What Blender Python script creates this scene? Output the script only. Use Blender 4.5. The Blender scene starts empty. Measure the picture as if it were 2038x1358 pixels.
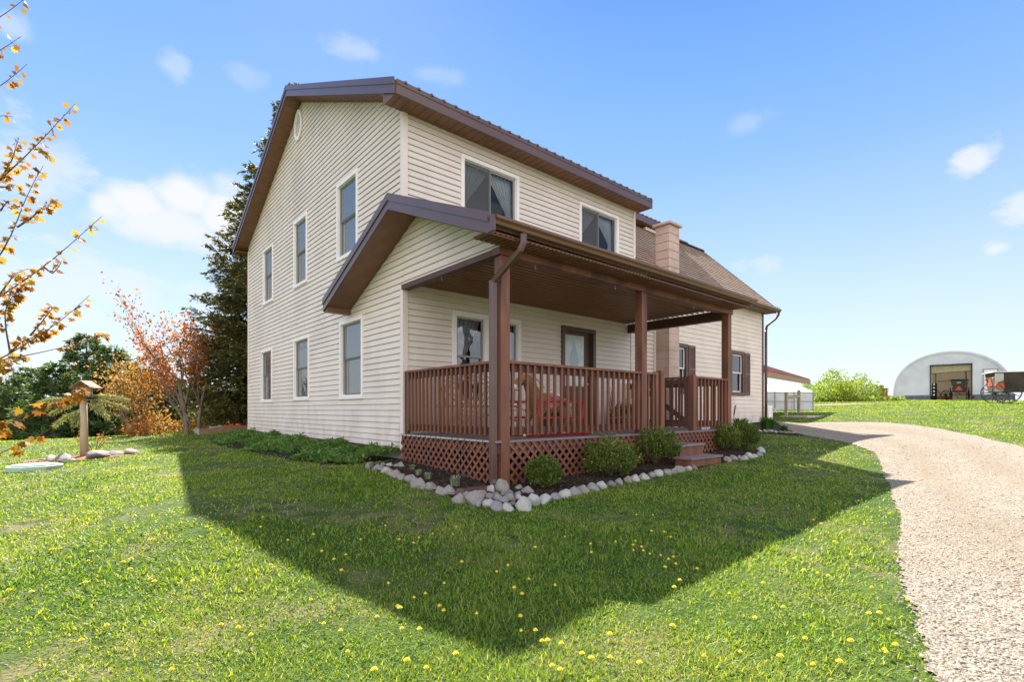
import bpy, math, random
import numpy as np
from mathutils import Vector, Matrix, noise as mnoise
random.seed(7); np.random.seed(7)
C = bpy.context.scene
COL = C.collection
# ------------------------------------------------------------------ camera, sky, sun, exposure
HEAD = math.radians(49.2); SB, CB = math.sin(HEAD), math.cos(HEAD)
FP = 1003.0; CX = 1019.0; HY = 816.0           # focal length, centre and horizon measured on the photograph
CAMX, CAMY = -3.923, -7.182                    # eye level is z = 0, near corner of the house is x = y = 0
cam = bpy.data.objects.new('camera', bpy.data.cameras.new('camera')); COL.objects.link(cam)
cam.location = (CAMX, CAMY, 0); cam.rotation_euler = (math.pi/2, 0, HEAD-math.pi/2)
cam.data.sensor_width = 36; cam.data.lens = FP/2038*36; cam.data.shift_y = 137/2038
cam.data.clip_start = .05; cam.data.clip_end = 3000
C.camera = cam
SUNV = Vector((.345, .838, 1.0)).normalized()
sun = bpy.data.objects.new('sun', bpy.data.lights.new('sun', 'SUN')); COL.objects.link(sun)
sun.data.energy = 5.0; sun.data.angle = math.radians(.5); sun.data.color = (1, .94, .84)
sun.rotation_euler = SUNV.to_track_quat('Z', 'Y').to_euler()
world = bpy.data.worlds.new('World'); C.world = world; world.use_nodes = True
C.view_settings.view_transform = 'Standard'; C.view_settings.look = 'None'
C.view_settings.exposure = 1.55; C.view_settings.gamma = 1
try: C.view_settings.use_curve_mapping = False
except Exception: pass

SKY = .13; RS = 8.0
def build_world():
    nt = world.node_tree; N = nt.nodes; L = nt.links
    for n in list(N): N.remove(n)
    out = N.new('ShaderNodeOutputWorld'); bg = N.new('ShaderNodeBackground'); L.new(bg.outputs[0], out.inputs[0])
    sky = N.new('ShaderNodeTexSky'); sky.sky_type = 'NISHITA'; sky.sun_disc = False
    sky.sun_elevation = math.asin(SUNV.z); sky.sun_rotation = math.atan2(SUNV.x, SUNV.y)
    sky.air_density = 1.0; sky.dust_density = .25; sky.ozone_density = 2.2; sky.altitude = 200
    hs = N.new('ShaderNodeHueSaturation'); hs.inputs['Saturation'].default_value = 1.22; hs.inputs['Value'].default_value = 1.0
    L.new(sky.outputs[0], hs.inputs['Color'])
    bg.inputs[1].default_value = SKY
    tc = N.new('ShaderNodeTexCoord'); sp = N.new('ShaderNodeSeparateXYZ')
    L.new(tc.outputs['Generated'], sp.inputs[0])
    def M(op, a, b=None):
        m = N.new('ShaderNodeMath'); m.operation = op
        for i, v in enumerate((a, b)):
            if v is None: continue
            if isinstance(v, (int, float)): m.inputs[i].default_value = v
            else: L.new(v, m.inputs[i])
        return m.outputs[0]
    az = M('ARCTAN2', sp.outputs[0], sp.outputs[1]); el = M('ARCSINE', sp.outputs[2])
    nz = N.new('ShaderNodeTexNoise'); nz.inputs['Scale'].default_value = 11; nz.inputs['Detail'].default_value = 9; nz.inputs['Roughness'].default_value = .60
    mp = N.new('ShaderNodeMapping'); mp.inputs['Scale'].default_value = (1, 1, 1.9)
    L.new(tc.outputs['Generated'], mp.inputs[0]); L.new(mp.outputs[0], nz.inputs[0])
    nf = nz.outputs['Fac']
    nz2 = N.new('ShaderNodeTexNoise'); nz2.inputs['Scale'].default_value = 3.1; nz2.inputs['Detail'].default_value = 4
    L.new(mp.outputs[0], nz2.inputs[0])
    def azel(px, py):
        r = (px-CX)/FP; x = r*SB+CB; y = SB-r*CB; z = (HY-py)/FP
        return math.atan2(x, y), math.atan2(z, math.hypot(x, y))
    total = None
    #      px   py   half-width px, half-height px, strength, edge
    blobs = [(372, 388, 88, 46, 1.0, 1.7), (272, 402, 78, 36, 1.0, 1.7), (445, 425, 70, 66, 1.0, 1.7), (212, 410, 44, 28, .95, 1.5), (330, 448, 170, 40, .9, 2.0), (395, 470, 150, 34, .7, 2.4), (60, 330, 140, 60, .55),
             (150, 570, 340, 60, .6), (20, 610, 260, 90, .6), (420, 590, 200, 50, .5), (1945, 312, 60, 26, .8), (2030, 410, 75, 40, .7),
             (1980, 497, 48, 18, .75), (1525, 525, 70, 28, .45), (700, 98, 80, 22, .33), (350, 130, 36, 24, .33), (1500, 238, 60, 18, .22),
             (15, 50, 50, 22, .4), (480, 148, 40, 20, .18), (870, 150, 60, 16, .2)]
    for px, py, w, h, s, *am in blobs:
        am = am[0] if am else 3.6
        a, e = azel(px, py); k = FP*(1+((px-CX)/FP)**2)
        sa = w/k*1.0; se = h/FP*(math.cos(e)**1.0)
        da = M('DIVIDE', M('SUBTRACT', az, a), sa); de = M('DIVIDE', M('SUBTRACT', el, e), se)
        d = M('SQRT', M('ADD', M('MULTIPLY', da, da), M('MULTIPLY', de, de)))
        v = M('SUBTRACT', 1.25, d); v = M('ADD', v, M('MULTIPLY', M('SUBTRACT', nf, .5), am))
        mr = N.new('ShaderNodeMapRange'); mr.interpolation_type = 'SMOOTHSTEP'
        mr.inputs[1].default_value = .0; mr.inputs[2].default_value = 1.0; mr.inputs[4].default_value = s
        L.new(v, mr.inputs[0])
        total = mr.outputs[0] if total is None else M('MAXIMUM', total, mr.outputs[0])
    # thin veil low in the sky
    vr = N.new('ShaderNodeMapRange'); vr.inputs[1].default_value = .42; vr.inputs[2].default_value = .0; vr.inputs[3].default_value = 0; vr.inputs[4].default_value = .62
    L.new(el, vr.inputs[0]); vv = M('MULTIPLY', vr.outputs[0], M('ADD', nz2.outputs['Fac'], .25))
    total = M('MAXIMUM', total, vv)
    mx = N.new('ShaderNodeMix'); mx.data_type = 'RGBA'
    # clear-air gradient by elevation, blended with the physical sky so the sun's glow stays moderate
    cr = N.new('ShaderNodeValToRGB'); e = cr.color_ramp.elements
    K = 1/(SKY*2**C.view_settings.exposure)
    def sr(r, g, b): return tuple(((v/255)**2.2)*K/RS for v in (r, g, b))+(1,)
    e[0].position = 0; e[0].color = sr(222, 238, 255); e[1].position = 1; e[1].color = sr(84, 140, 235)
    for p, c in ((.18, (205, 229, 255)), (.38, (174, 208, 251)), (.60, (146, 188, 249)), (.78, (122, 170, 244))): q = e.new(p); q.color = sr(*c)
    rm = N.new('ShaderNodeMapRange'); rm.inputs[1].default_value = 0; rm.inputs[2].default_value = .75; L.new(el, rm.inputs[0]); L.new(rm.outputs[0], cr.inputs[0])
    sc = N.new('ShaderNodeMix'); sc.data_type = 'RGBA'; sc.blend_type = 'MULTIPLY'; sc.inputs[0].default_value = 1; L.new(cr.outputs[0], sc.inputs[6]); sc.inputs[7].default_value = (RS, RS, RS, 1); 
    bl = N.new('ShaderNodeMix'); bl.data_type = 'RGBA'; bl.inputs[0].default_value = .85; L.new(hs.outputs[0], bl.inputs[6]); L.new(sc.outputs[2], bl.inputs[7])
    L.new(total, mx.inputs[0]); L.new(bl.outputs[2], mx.inputs[6]); w = K*.98; mx.inputs[7].default_value = (w*.97, w*.99, w*1.02, 1)
    # unseen bright cloud added behind the viewpoint, away from the sun, as fill light
    fw = M('ADD', M('MULTIPLY', sp.outputs[0], -CB), M('MULTIPLY', sp.outputs[1], -SB))
    m3 = N.new('ShaderNodeMapRange'); m3.interpolation_type = 'SMOOTHSTEP'; m3.inputs[1].default_value = .12; m3.inputs[2].default_value = .40; L.new(M('ADD', fw, M('MULTIPLY', M('SUBTRACT', nf, .5), .7)), m3.inputs[0])
    m4 = N.new('ShaderNodeMapRange'); m4.inputs[1].default_value = -.02; m4.inputs[2].default_value = .06; L.new(sp.outputs[2], m4.inputs[0])
    mc = N.new('ShaderNodeMix'); mc.data_type = 'RGBA'; L.new(M('MULTIPLY', m3.outputs[0], m4.outputs[0]), mc.inputs[0]); L.new(mx.outputs[2], mc.inputs[6])
    mc.inputs[7].default_value = (K*1.98, K*1.90, K*1.84, 1)
    L.new(mc.outputs[2], bg.inputs[0])
build_world()

# ------------------------------------------------------------------ materials
MATS = {}
def mat(name, col, rough=.7, col2=None, scale=6., bump=0., bscale=60., metal=0., spec=.5, detail=6, island=False, trans=0., tcol=None,
        stretch=(1, 1, 1), lo=.35, hi=.65, col3=None, s3=1.5, alpha=None, coat=0.):
    if name in MATS: return MATS[name]
    m = bpy.data.materials.new(name); m.use_nodes = True; MATS[name] = m
    nt = m.node_tree; N = nt.nodes; L = nt.links; b = N['Principled BSDF']; out = N['Material Output']
    b.inputs['Roughness'].default_value = rough; b.inputs['Metallic'].default_value = metal
    b.inputs['Specular IOR Level'].default_value = spec; b.inputs['Coat Weight'].default_value = coat
    c4 = lambda c: (c[0], c[1], c[2], 1)
    tc = N.new('ShaderNodeTexCoord'); mp = N.new('ShaderNodeMapping'); mp.inputs['Scale'].default_value = stretch
    L.new(tc.outputs['Object'], mp.inputs[0])
    csock = None
    if col2 is not None:
        if island:
            g = N.new('ShaderNodeNewGeometry'); fac = g.outputs['Random Per Island']
            rp = N.new('ShaderNodeMapRange'); rp.inputs[1].default_value = 0; rp.inputs[2].default_value = 1
        else:
            nz = N.new('ShaderNodeTexNoise'); nz.inputs['Scale'].default_value = scale; nz.inputs['Detail'].default_value = detail
            L.new(mp.outputs[0], nz.inputs[0]); fac = nz.outputs['Fac']
            rp = N.new('ShaderNodeMapRange'); rp.inputs[1].default_value = lo; rp.inputs[2].default_value = hi
        L.new(fac, rp.inputs[0])
        mx = N.new('ShaderNodeMix'); mx.data_type = 'RGBA'; mx.inputs[6].default_value = c4(col); mx.inputs[7].default_value = c4(col2)
        L.new(rp.outputs[0], mx.inputs[0]); csock = mx.outputs[2]
        if col3 is not None:
            nz = N.new('ShaderNodeTexNoise'); nz.inputs['Scale'].default_value = s3; nz.inputs['Detail'].default_value = 5
            L.new(mp.outputs[0], nz.inputs[0]); r2 = N.new('ShaderNodeMapRange'); r2.inputs[1].default_value = .48; r2.inputs[2].default_value = .66
            L.new(nz.outputs['Fac'], r2.inputs[0]); m2 = N.new('ShaderNodeMix'); m2.data_type = 'RGBA'
            L.new(r2.outputs[0], m2.inputs[0]); L.new(csock, m2.inputs[6]); m2.inputs[7].default_value = c4(col3); csock = m2.outputs[2]
        L.new(csock, b.inputs['Base Color'])
    else: b.inputs['Base Color'].default_value = c4(col)
    if bump:
        nb = N.new('ShaderNodeTexNoise'); nb.inputs['Scale'].default_value = bscale; nb.inputs['Detail'].default_value = 5
        L.new(mp.outputs[0], nb.inputs[0]); bp = N.new('ShaderNodeBump'); bp.inputs['Strength'].default_value = bump; bp.inputs['Distance'].default_value = .01
        L.new(nb.outputs['Fac'], bp.inputs['Height']); L.new(bp.outputs[0], b.inputs['Normal'])
    if trans:
        t = N.new('ShaderNodeBsdfTranslucent'); ms = N.new('ShaderNodeMixShader'); ms.inputs[0].default_value = trans
        if tcol is not None: t.inputs[0].default_value = c4(tcol)
        if csock is not None:
            if tcol is None: L.new(csock, t.inputs[0])
            else:
                mm = N.new('ShaderNodeMix'); mm.data_type = 'RGBA'; mm.blend_type = 'MULTIPLY'; mm.inputs[0].default_value = 1
                L.new(csock, mm.inputs[6]); mm.inputs[7].default_value = c4(tcol); L.new(mm.outputs[2], t.inputs[0])
        L.new(b.outputs[0], ms.inputs[1]); L.new(t.outputs[0], ms.inputs[2]); L.new(ms.outputs[0], out.inputs[0])
    if alpha is not None:
        tr = N.new('ShaderNodeBsdfTransparent'); ms = N.new('ShaderNodeMixShader'); ms.inputs[0].default_value = alpha
        L.new(tr.outputs[0], ms.inputs[1]); L.new(b.outputs[0], ms.inputs[2]); L.new(ms.outputs[0], out.inputs[0])
    return m

def glass_mat(name, tint=(.9, .95, 1), ior=1.5, extra=.0):
    m = bpy.data.materials.new(name); m.use_nodes = True; MATS[name] = m
    nt = m.node_tree; N = nt.nodes; L = nt.links; N.remove(N['Principled BSDF']); out = N['Material Output']
    tr = N.new('ShaderNodeBsdfTransparent'); tr.inputs[0].default_value = (*tint, 1)
    gl = N.new('ShaderNodeBsdfGlossy'); gl.inputs['Roughness'].default_value = .02
    nz = N.new('ShaderNodeTexNoise'); nz.inputs['Scale'].default_value = 3.5; nz.inputs['Detail'].default_value = 2
    tc = N.new('ShaderNodeTexCoord'); L.new(tc.outputs['Object'], nz.inputs[0])
    bp = N.new('ShaderNodeBump'); bp.inputs['Strength'].default_value = .25; bp.inputs['Distance'].default_value = .02; L.new(nz.outputs['Fac'], bp.inputs['Height']); L.new(bp.outputs[0], gl.inputs['Normal'])
    fr = N.new('ShaderNodeFresnel'); fr.inputs[0].default_value = ior
    ad = N.new('ShaderNodeMath'); ad.operation = 'ADD'; ad.inputs[1].default_value = extra; L.new(fr.outputs[0], ad.inputs[0])
    ms = N.new('ShaderNodeMixShader'); L.new(ad.outputs[0], ms.inputs[0]); L.new(tr.outputs[0], ms.inputs[1]); L.new(gl.outputs[0], ms.inputs[2])
    L.new(ms.outputs[0], out.inputs[0]); return m

M_SID = mat('cream_vinyl_siding', (.71, .63, .60), .55, (.75, .67, .635), 3.0, .12, 2.2, col3=(.66, .58, .55), s3=.9)
M_SIDW = mat('aged_wood_siding', (.73, .635, .58), .6, (.78, .68, .62), 3.0, .1, 40, col3=(.67, .58, .53), s3=1.2)
M_TRIMW = mat('white_vinyl_trim', (.88, .83, .85), .45, (.82, .775, .79), 5)
M_CORNER = mat('cream_corner_trim', (.73, .64, .62), .5, (.77, .68, .66), 4)
M_FASC = mat('brown_metal_fascia', (.095, .048, .042), .32, (.115, .06, .05), 2.0, .04, 12, spec=.7, stretch=(.3, 1, 1))
M_ROOFM = mat('brown_ribbed_metal_roof', (.12, .062, .05), .38, (.15, .085, .07), 2.0, .03, 20, spec=.7)
M_SOFF = mat('brown_soffit', (.21, .095, .048), .5, (.17, .075, .04), 5)
M_CEIL = mat('brown_porch_ceiling', (.19, .095, .06), .4, (.25, .125, .075), 3, stretch=(.3, 3, 1))
M_WOOD = mat('red_brown_stained_wood', (.155, .056, .034), .55, (.22, .088, .05), 9, .25, 60, stretch=(1, 1, .18), col3=(.09, .036, .03), s3=4.)
M_WOODD = mat('dark_red_brown_stained_wood', (.07, .029, .024), .55, (.10, .043, .031), 5, .12, 45, stretch=(1, 1, .35))
M_DECK = mat('grey_mauve_painted_deck', (.17, .13, .14), .5, (.22, .17, .18), 4, .1, 30, stretch=(.3, 2, 1))
M_LATT = mat('stained_lattice', (.175, .062, .040), .6, (.235, .092, .054), 4, .1, 50, col3=(.15, .06, .05), s3=1.6)
M_GUT = mat('brown_gutter_enamel', (.17, .085, .05), .35, (.14, .07, .045), 3, spec=.6)
M_CHIM = mat('pink_beige_painted_block', (.54, .39, .345), .75, (.60, .45, .40), 3, .25, 70, col3=(.47, .33, .30), s3=2.2)
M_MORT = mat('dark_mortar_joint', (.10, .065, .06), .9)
M_SHIN = None
M_GLASS = glass_mat('window_glass', extra=.0)
M_GLASS2 = glass_mat('reflective_window_glass', tint=(.8, .85, .9), extra=.14)
M_SCREEN = mat('grey_insect_screen', (.115, .12, .13), .7, alpha=.50)
M_CURT = mat('white_lace_curtain', (.72, .72, .76), .9, (.6, .6, .65), 14, trans=.35, stretch=(3, 3, .6))
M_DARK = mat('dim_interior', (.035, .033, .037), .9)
M_SASH = mat('grey_aluminium_sash', (.30, .29, .27), .45)
M_BROWNT = mat('dark_brown_trim', (.085, .048, .038), .45, (.11, .06, .045), 4)
M_SHUT = mat('mauve_brown_shutter', (.14, .075, .065), .6, (.18, .10, .085), 6)
M_FOUND = mat('grey_foundation_block', (.30, .30, .33), .85, (.38, .38, .40), 5, .3, 40)
M_BLACK = mat('black_paint', (.018, .017, .018), .4)
M_STEEL = mat('galvanised_steel', (.42, .43, .45), .4, metal=.8)
M_BARK = mat('grey_brown_bark', (.12, .085, .06), .9, (.2, .155, .12), 12, .7, 40, stretch=(1, 1, .25))
M_TWIG = mat('dark_twig_bark', (.075, .05, .038), .85, (.12, .08, .06), 20)
M_LOG = mat('weathered_log', (.30, .23, .15), .9, (.42, .34, .24), 9, .6, 40, stretch=(1, 1, .3))

def grime(m, z0, z1, col=(.36, .31, .27)):
    nt = m.node_tree; N = nt.nodes; L = nt.links; b = N['Principled BSDF']; src = b.inputs['Base Color'].links[0].from_socket
    tc = N.new('ShaderNodeTexCoord'); sp = N.new('ShaderNodeSeparateXYZ'); L.new(tc.outputs['Object'], sp.inputs[0])
    mr = N.new('ShaderNodeMapRange'); mr.inputs[1].default_value = z1; mr.inputs[2].default_value = z0; L.new(sp.outputs[2], mr.inputs[0])
    nz = N.new('ShaderNodeTexNoise'); nz.inputs['Scale'].default_value = 4; nz.inputs['Detail'].default_value = 8; mp = N.new('ShaderNodeMapping'); mp.inputs['Scale'].default_value = (1, 1, .5); L.new(tc.outputs['Object'], mp.inputs[0]); L.new(mp.outputs[0], nz.inputs[0])
    m2 = N.new('ShaderNodeMapRange'); m2.inputs[1].default_value = .42; m2.inputs[2].default_value = .68; m2.inputs[4].default_value = .55; L.new(nz.outputs['Fac'], m2.inputs[0])
    mu = N.new('ShaderNodeMath'); mu.operation = 'MULTIPLY'; L.new(mr.outputs[0], mu.inputs[0]); L.new(m2.outputs[0], mu.inputs[1])
    mx = N.new('ShaderNodeMix'); mx.data_type = 'RGBA'; L.new(mu.outputs[0], mx.inputs[0]); L.new(src, mx.inputs[6]); mx.inputs[7].default_value = (*col, 1); L.new(mx.outputs[2], b.inputs['Base Color'])
grime(M_SID, -.7, .35); grime(M_SIDW, -.5, .3)

# ------------------------------------------------------------------ mesh building
class MB:
    def __init__(s): s.v = []; s.f = []
    def quad(s, a, b, c, d): n = len(s.v); s.v += [tuple(a), tuple(b), tuple(c), tuple(d)]; s.f.append((n, n+1, n+2, n+3))
    def tri(s, a, b, c): n = len(s.v); s.v += [tuple(a), tuple(b), tuple(c)]; s.f.append((n, n+1, n+2))
    def hexa(s, p):
        n = len(s.v); s.v += [tuple(q) for q in p]
        for f in ((0, 3, 2, 1), (4, 5, 6, 7), (0, 1, 5, 4), (1, 2, 6, 5), (2, 3, 7, 6), (3, 0, 4, 7)): s.f.append(tuple(n+i for i in f))
    def box(s, x0, x1, y0, y1, z0, z1, T=None):
        p = [(x0, y0, z0), (x1, y0, z0), (x1, y1, z0), (x0, y1, z0), (x0, y0, z1), (x1, y0, z1), (x1, y1, z1), (x0, y1, z1)]
        if T is not None: p = [T(*q) for q in p]
        s.hexa(p)
    def bar(s, a, b, w, h, up=(0, 0, 1)):
        a = Vector(a); b = Vector(b); d = (b-a).normalized(); up = Vector(up)
        if abs(d.dot(up)) > .99: up = Vector((0, 1, 0))
        sx = d.cross(up).normalized()*w/2; sz = sx.cross(d).normalized()*h/2
        s.hexa([a-sx-sz, a+sx-sz, a+sx+sz, a-sx+sz, b-sx-sz, b+sx-sz, b+sx+sz, b-sx+sz])
    def tube(s, pts, r, n=8, caps=True):
        pts = [Vector(p) for p in pts]; k = len(pts)
        if not hasattr(r, '__len__'): r = [r]*k
        ref = None; base = len(s.v)
        for i, p in enumerate(pts):
            d = (pts[min(i+1, k-1)]-pts[max(i-1, 0)]).normalized()
            if ref is None:
                ref = Vector((0, 0, 1)) if abs(d.z) < .9 else Vector((1, 0, 0))
            u = (ref-d*ref.dot(d)).normalized(); ref = u; w = d.cross(u)
            for j in range(n):
                t = 2*math.pi*j/n; s.v.append(tuple(p+(u*math.cos(t)+w*math.sin(t))*r[i]))
        for i in range(k-1):
            for j in range(n):
                a = base+i*n+j; b = base+i*n+(j+1) % n; s.f.append((a, b, b+n, a+n))
        if caps:
            s.f.append(tuple(base+j for j in range(n))[::-1]); s.f.append(tuple(base+(k-1)*n+j for j in range(n)))
    def prism(s, poly, fn0, fn1):
        n = len(poly); b = len(s.v)
        s.v += [tuple(fn0(*p)) for p in poly]+[tuple(fn1(*p)) for p in poly]
        s.f.append(tuple(range(b, b+n))[::-1]); s.f.append(tuple(range(b+n, b+2*n)))
        for i in range(n): j = (i+1) % n; s.f.append((b+i, b+j, b+n+j, b+n+i))
    def lathe(s, prof, n=16, c=(0, 0, 0), axis='z'):
        b = len(s.v)
        for r, h in prof:
            for j in range(n):
                t = 2*math.pi*j/n; x, y = r*math.cos(t), r*math.sin(t)
                q = {'z': (x, y, h), 'x': (h, x, y), 'y': (x, h, y)}[axis]
                s.v.append((c[0]+q[0], c[1]+q[1], c[2]+q[2]))
        for i in range(len(prof)-1):
            for j in range(n):
                a = b+i*n+j; k = b+i*n+(j+1) % n; s.f.append((a, k, k+n, a+n))
    def ell(s, c, r, n=12, m=8, rot=None):
        b = len(s.v); c = Vector(c)
        for i in range(m+1):
            ph = math.pi*i/m
            for j in range(n):
                t = 2*math.pi*j/n
                q = Vector((r[0]*math.sin(ph)*math.cos(t), r[1]*math.sin(ph)*math.sin(t), r[2]*math.cos(ph)))
                if rot is not None: q = rot @ q
                s.v.append(tuple(c+q))
        for i in range(m):
            for j in range(n):
                a = b+i*n+j; k = b+i*n+(j+1) % n; s.f.append((a, k, k+n, a+n))
    def mesh(s, name):
        me = bpy.data.meshes.new(name); me.from_pydata(s.v, [], s.f); me.update(); return me
    def build(s, name, m, parent=None, smooth=False, bevel=0):
        me = s.mesh(name); return link(name, me, m, parent, smooth, bevel)

def link(name, me, m, parent=None, smooth=False, bevel=0):
    o = bpy.data.objects.new(name, me); COL.objects.link(o)
    if m is not None: me.materials.append(m)
    if smooth:
        me.polygons.foreach_set('use_smooth', [True]*len(me.polygons))
    if bevel:
        b = o.modifiers.new('b', 'BEVEL'); b.width = bevel; b.segments = 2; b.limit_method = 'ANGLE'
    if parent is not None:
        o.parent = parent; o.matrix_parent_inverse = (parent_world(parent)).inverted()
    return o
def parent_world(p):
    m = Matrix.LocRotScale(p.location, p.rotation_euler, p.scale)
    if p.parent is not None: m = parent_world(p.parent) @ p.matrix_parent_inverse @ m
    return m
def tag(o, label=None, cat=None, group=None, kind=None):
    if label: o['label'] = label
    if cat: o['category'] = cat
    if group: o['group'] = group
    if kind: o['kind'] = kind
    return o
def thing(name, label, cat, loc=(0, 0, 0), rz=0, group=None):
    o = bpy.data.objects.new(name, None); COL.objects.link(o); o.empty_display_size = .2
    o.location = loc; o.rotation_euler = (0, 0, rz); return tag(o, label, cat, group)
def copy_tree(o, parent=None):
    c = o.copy(); COL.objects.link(c)
    if parent is not None: c.parent = parent
    for ch in list(o.children): copy_tree(ch, c)
    return c
def np_mesh(name, V, Fs, m, parent=None, smooth=False):
    """V (n,3), Fs list of (k, m) int arrays (k faces of m corners)"""
    me = bpy.data.meshes.new(name); me.vertices.add(len(V)); me.vertices.foreach_set('co', np.asarray(V, np.float32).ravel())
    li = np.concatenate([f.ravel() for f in Fs]); tot = np.concatenate([np.full(len(f), f.shape[1]) for f in Fs])
    st = np.concatenate([[0], np.cumsum(tot)[:-1]])
    me.loops.add(len(li)); me.loops.foreach_set('vertex_index', li.astype(np.int32))
    me.polygons.add(len(tot)); me.polygons.foreach_set('loop_start', st.astype(np.int32)); me.polygons.foreach_set('loop_total', tot.astype(np.int32))
    me.update(calc_edges=True)
    return link(name, me, m, parent, smooth)

def leaves(P, D, size, aspect=.5, jit=.35, shape='leaf', spread=1., Nn=None):
    """flat leaves at P (n,3) pointing along D (n,3); returns V, faces"""
    n = len(P); rs = np.random.RandomState(n % 9973+3)
    D = D/np.maximum(np.linalg.norm(D, axis=1, keepdims=True), 1e-6)
    R = rs.normal(size=(n, 3))
    if Nn is not None: R = Nn+R*.55
    S = np.cross(D, R); S /= np.maximum(np.linalg.norm(S, axis=1, keepdims=True), 1e-6)
    U = np.cross(S, D)
    L = (size*(1+jit*rs.uniform(-1, 1, n)))[:, None]; W = L*aspect
    if shape == 'leaf':
        V = np.stack([P, P+D*L*.45+S*W*.5+U*L*.06, P+D*L, P+D*L*.45-S*W*.5+U*L*.06], 1).reshape(-1, 3)
        F = (np.arange(n)[:, None]*4+np.arange(4)[None]); return V, [F]
    if shape == 'maple':
        pts = [(0, 0), (.32, .12), (.25, .3), (.62, .42), (.36, .55), (.42, .78), (.16, .68), (0, 1.05), (-.16, .68), (-.42, .78), (-.36, .55), (-.62, .42), (-.25, .3), (-.32, .12)]
        V = np.stack([P+D*L*b+S*L*a*.9-U*L*(.35*abs(a)+.12*b*b) for a, b in pts], 1).reshape(-1, 3)
        F = (np.arange(n)[:, None]*14+np.arange(14)[None]); return V, [F]
    if shape == 'blade':
        V = np.stack([P-S*W*.5, P+S*W*.5, P+D*L], 1).reshape(-1, 3)
        return V, [np.arange(n)[:, None]*3+np.arange(3)[None]]

# ------------------------------------------------------------------ pixel -> place (survey of the photograph)
def at(px, py, f):
    r = (px-CX)/FP; return Vector((f*(r*SB+CB)+CAMX, f*(SB-r*CB)+CAMY, (HY-py)*f/FP))
CP = []
def cw(x, y, z): CP.append((x, y, z))
def cpx(px, py, f): v = at(px, py, f); CP.append(tuple(v))
for q in [(-3.9, -7.2, -1.12), (-2.45, -5.4, -1.14), (-1.6, -5.5, -1.06), (5.4, -5.2, -1.04), (-3.0, -2.3, -.84), (-2.2, -1.5, -.84), (0, 0, -.80), (0, 9.6, -.82), (0, -2.9, -1.0),
          (3, -3, -.9), (5.8, -3.0, -.80), (13.3, -.4, -.36), (9, -.6, -.52), (-1, -3.6, -1.04), (-7, -9, -1.15), (0, -9, -1.1), (6, 5, -.6), (-1.3, 5, -.86),
          (6, -9, -.85), (3, 16, -.7), (12, 8, -.3)]: cw(*q)
for q in [(168, 912, 10.4), (80, 918, 9.9), (0, 882, 15.2), (150, 882, 15.2), (-200, 882, 15.2), (280, 880, 15.5), (370, 866, 17.2), (495, 858, 16.6), (60, 935, 8.3), (0, 1358, 2.12), (0, 1100, 3.9),
          (1565, 843, 17.3), (1790, 842, 17.3), (2038, 889, 9.2), (2200, 900, 8), (1600, 823, 22), (1632, 816, 28), (1780, 796, 50), (2038, 799, 46), (1985, 804, 27), (1640, 800, 40),
          (1785, 955, 7.5), (2038, 1358, 1.95), (2300, 1000, 5), (1706, 868, 13.5), (1900, 820, 21), (2300, 805, 30)]: cpx(*q)
for px in (-900, -300, 0, 160, 300):
    v = at(px, 882, 26); cw(v.x, v.y, -2.3)
for px in (400, 480): v = at(px, 860, 24); cw(v.x, v.y, -.9)
CP = np.array(CP)
def _rbf():
    P = CP[:, :2]; n = len(P); A = np.zeros((n+3, n+3))
    A[:n, :n] = np.linalg.norm(P[:, None]-P[None], axis=2)+np.eye(n)*-.25
    A[:n, n] = 1; A[:n, n+1:] = P; A[n, :n] = 1; A[n+1:, :n] = P.T
    b = np.zeros(n+3); b[:n] = CP[:, 2]; return np.linalg.solve(A, b)
_W = _rbf()
def gz(x, y):
    x = np.asarray(x, float); y = np.asarray(y, float); sh = x.shape; x = x.ravel(); y = y.ravel()
    z = np.zeros(len(x)); n = len(CP)
    for i in range(n): z += _W[i]*np.hypot(x-CP[i, 0], y-CP[i, 1])
    z += _W[n]+_W[n+1]*x+_W[n+2]*y
    d = np.hypot(x-CAMX, y-CAMY); t = np.clip((d-60)/60, 0, 1); t = t*t*(3-2*t)
    z = np.clip(z, -3.2, 1.3)*(1-t)+(-2.5)*t
    return z.reshape(sh)
def g1(x, y): return float(gz(np.array([x]), np.array([y]))[0])
def gpix(px, py, fmax=60):
    f = np.arange(1.2, fmax, .02); r = (px-CX)/FP
    x = f*(r*SB+CB)+CAMX; y = f*(SB-r*CB)+CAMY; z = (HY-py)*f/FP; g = gz(x, y)
    i = np.argmax(z <= g); i = i if z[i] <= g[i] else len(f)-1
    return Vector((x[i], y[i], g[i]))
def vnoise(x, y, s):
    return (np.sin(x*s*1.3+np.sin(y*s*.9)*1.7)+np.sin(y*s*1.1+1.3+np.sin(x*s*.7+.5)*1.9)+np.sin((x+y)*s*.83+np.sin((x-y)*s*1.21)*1.3))/3

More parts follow.
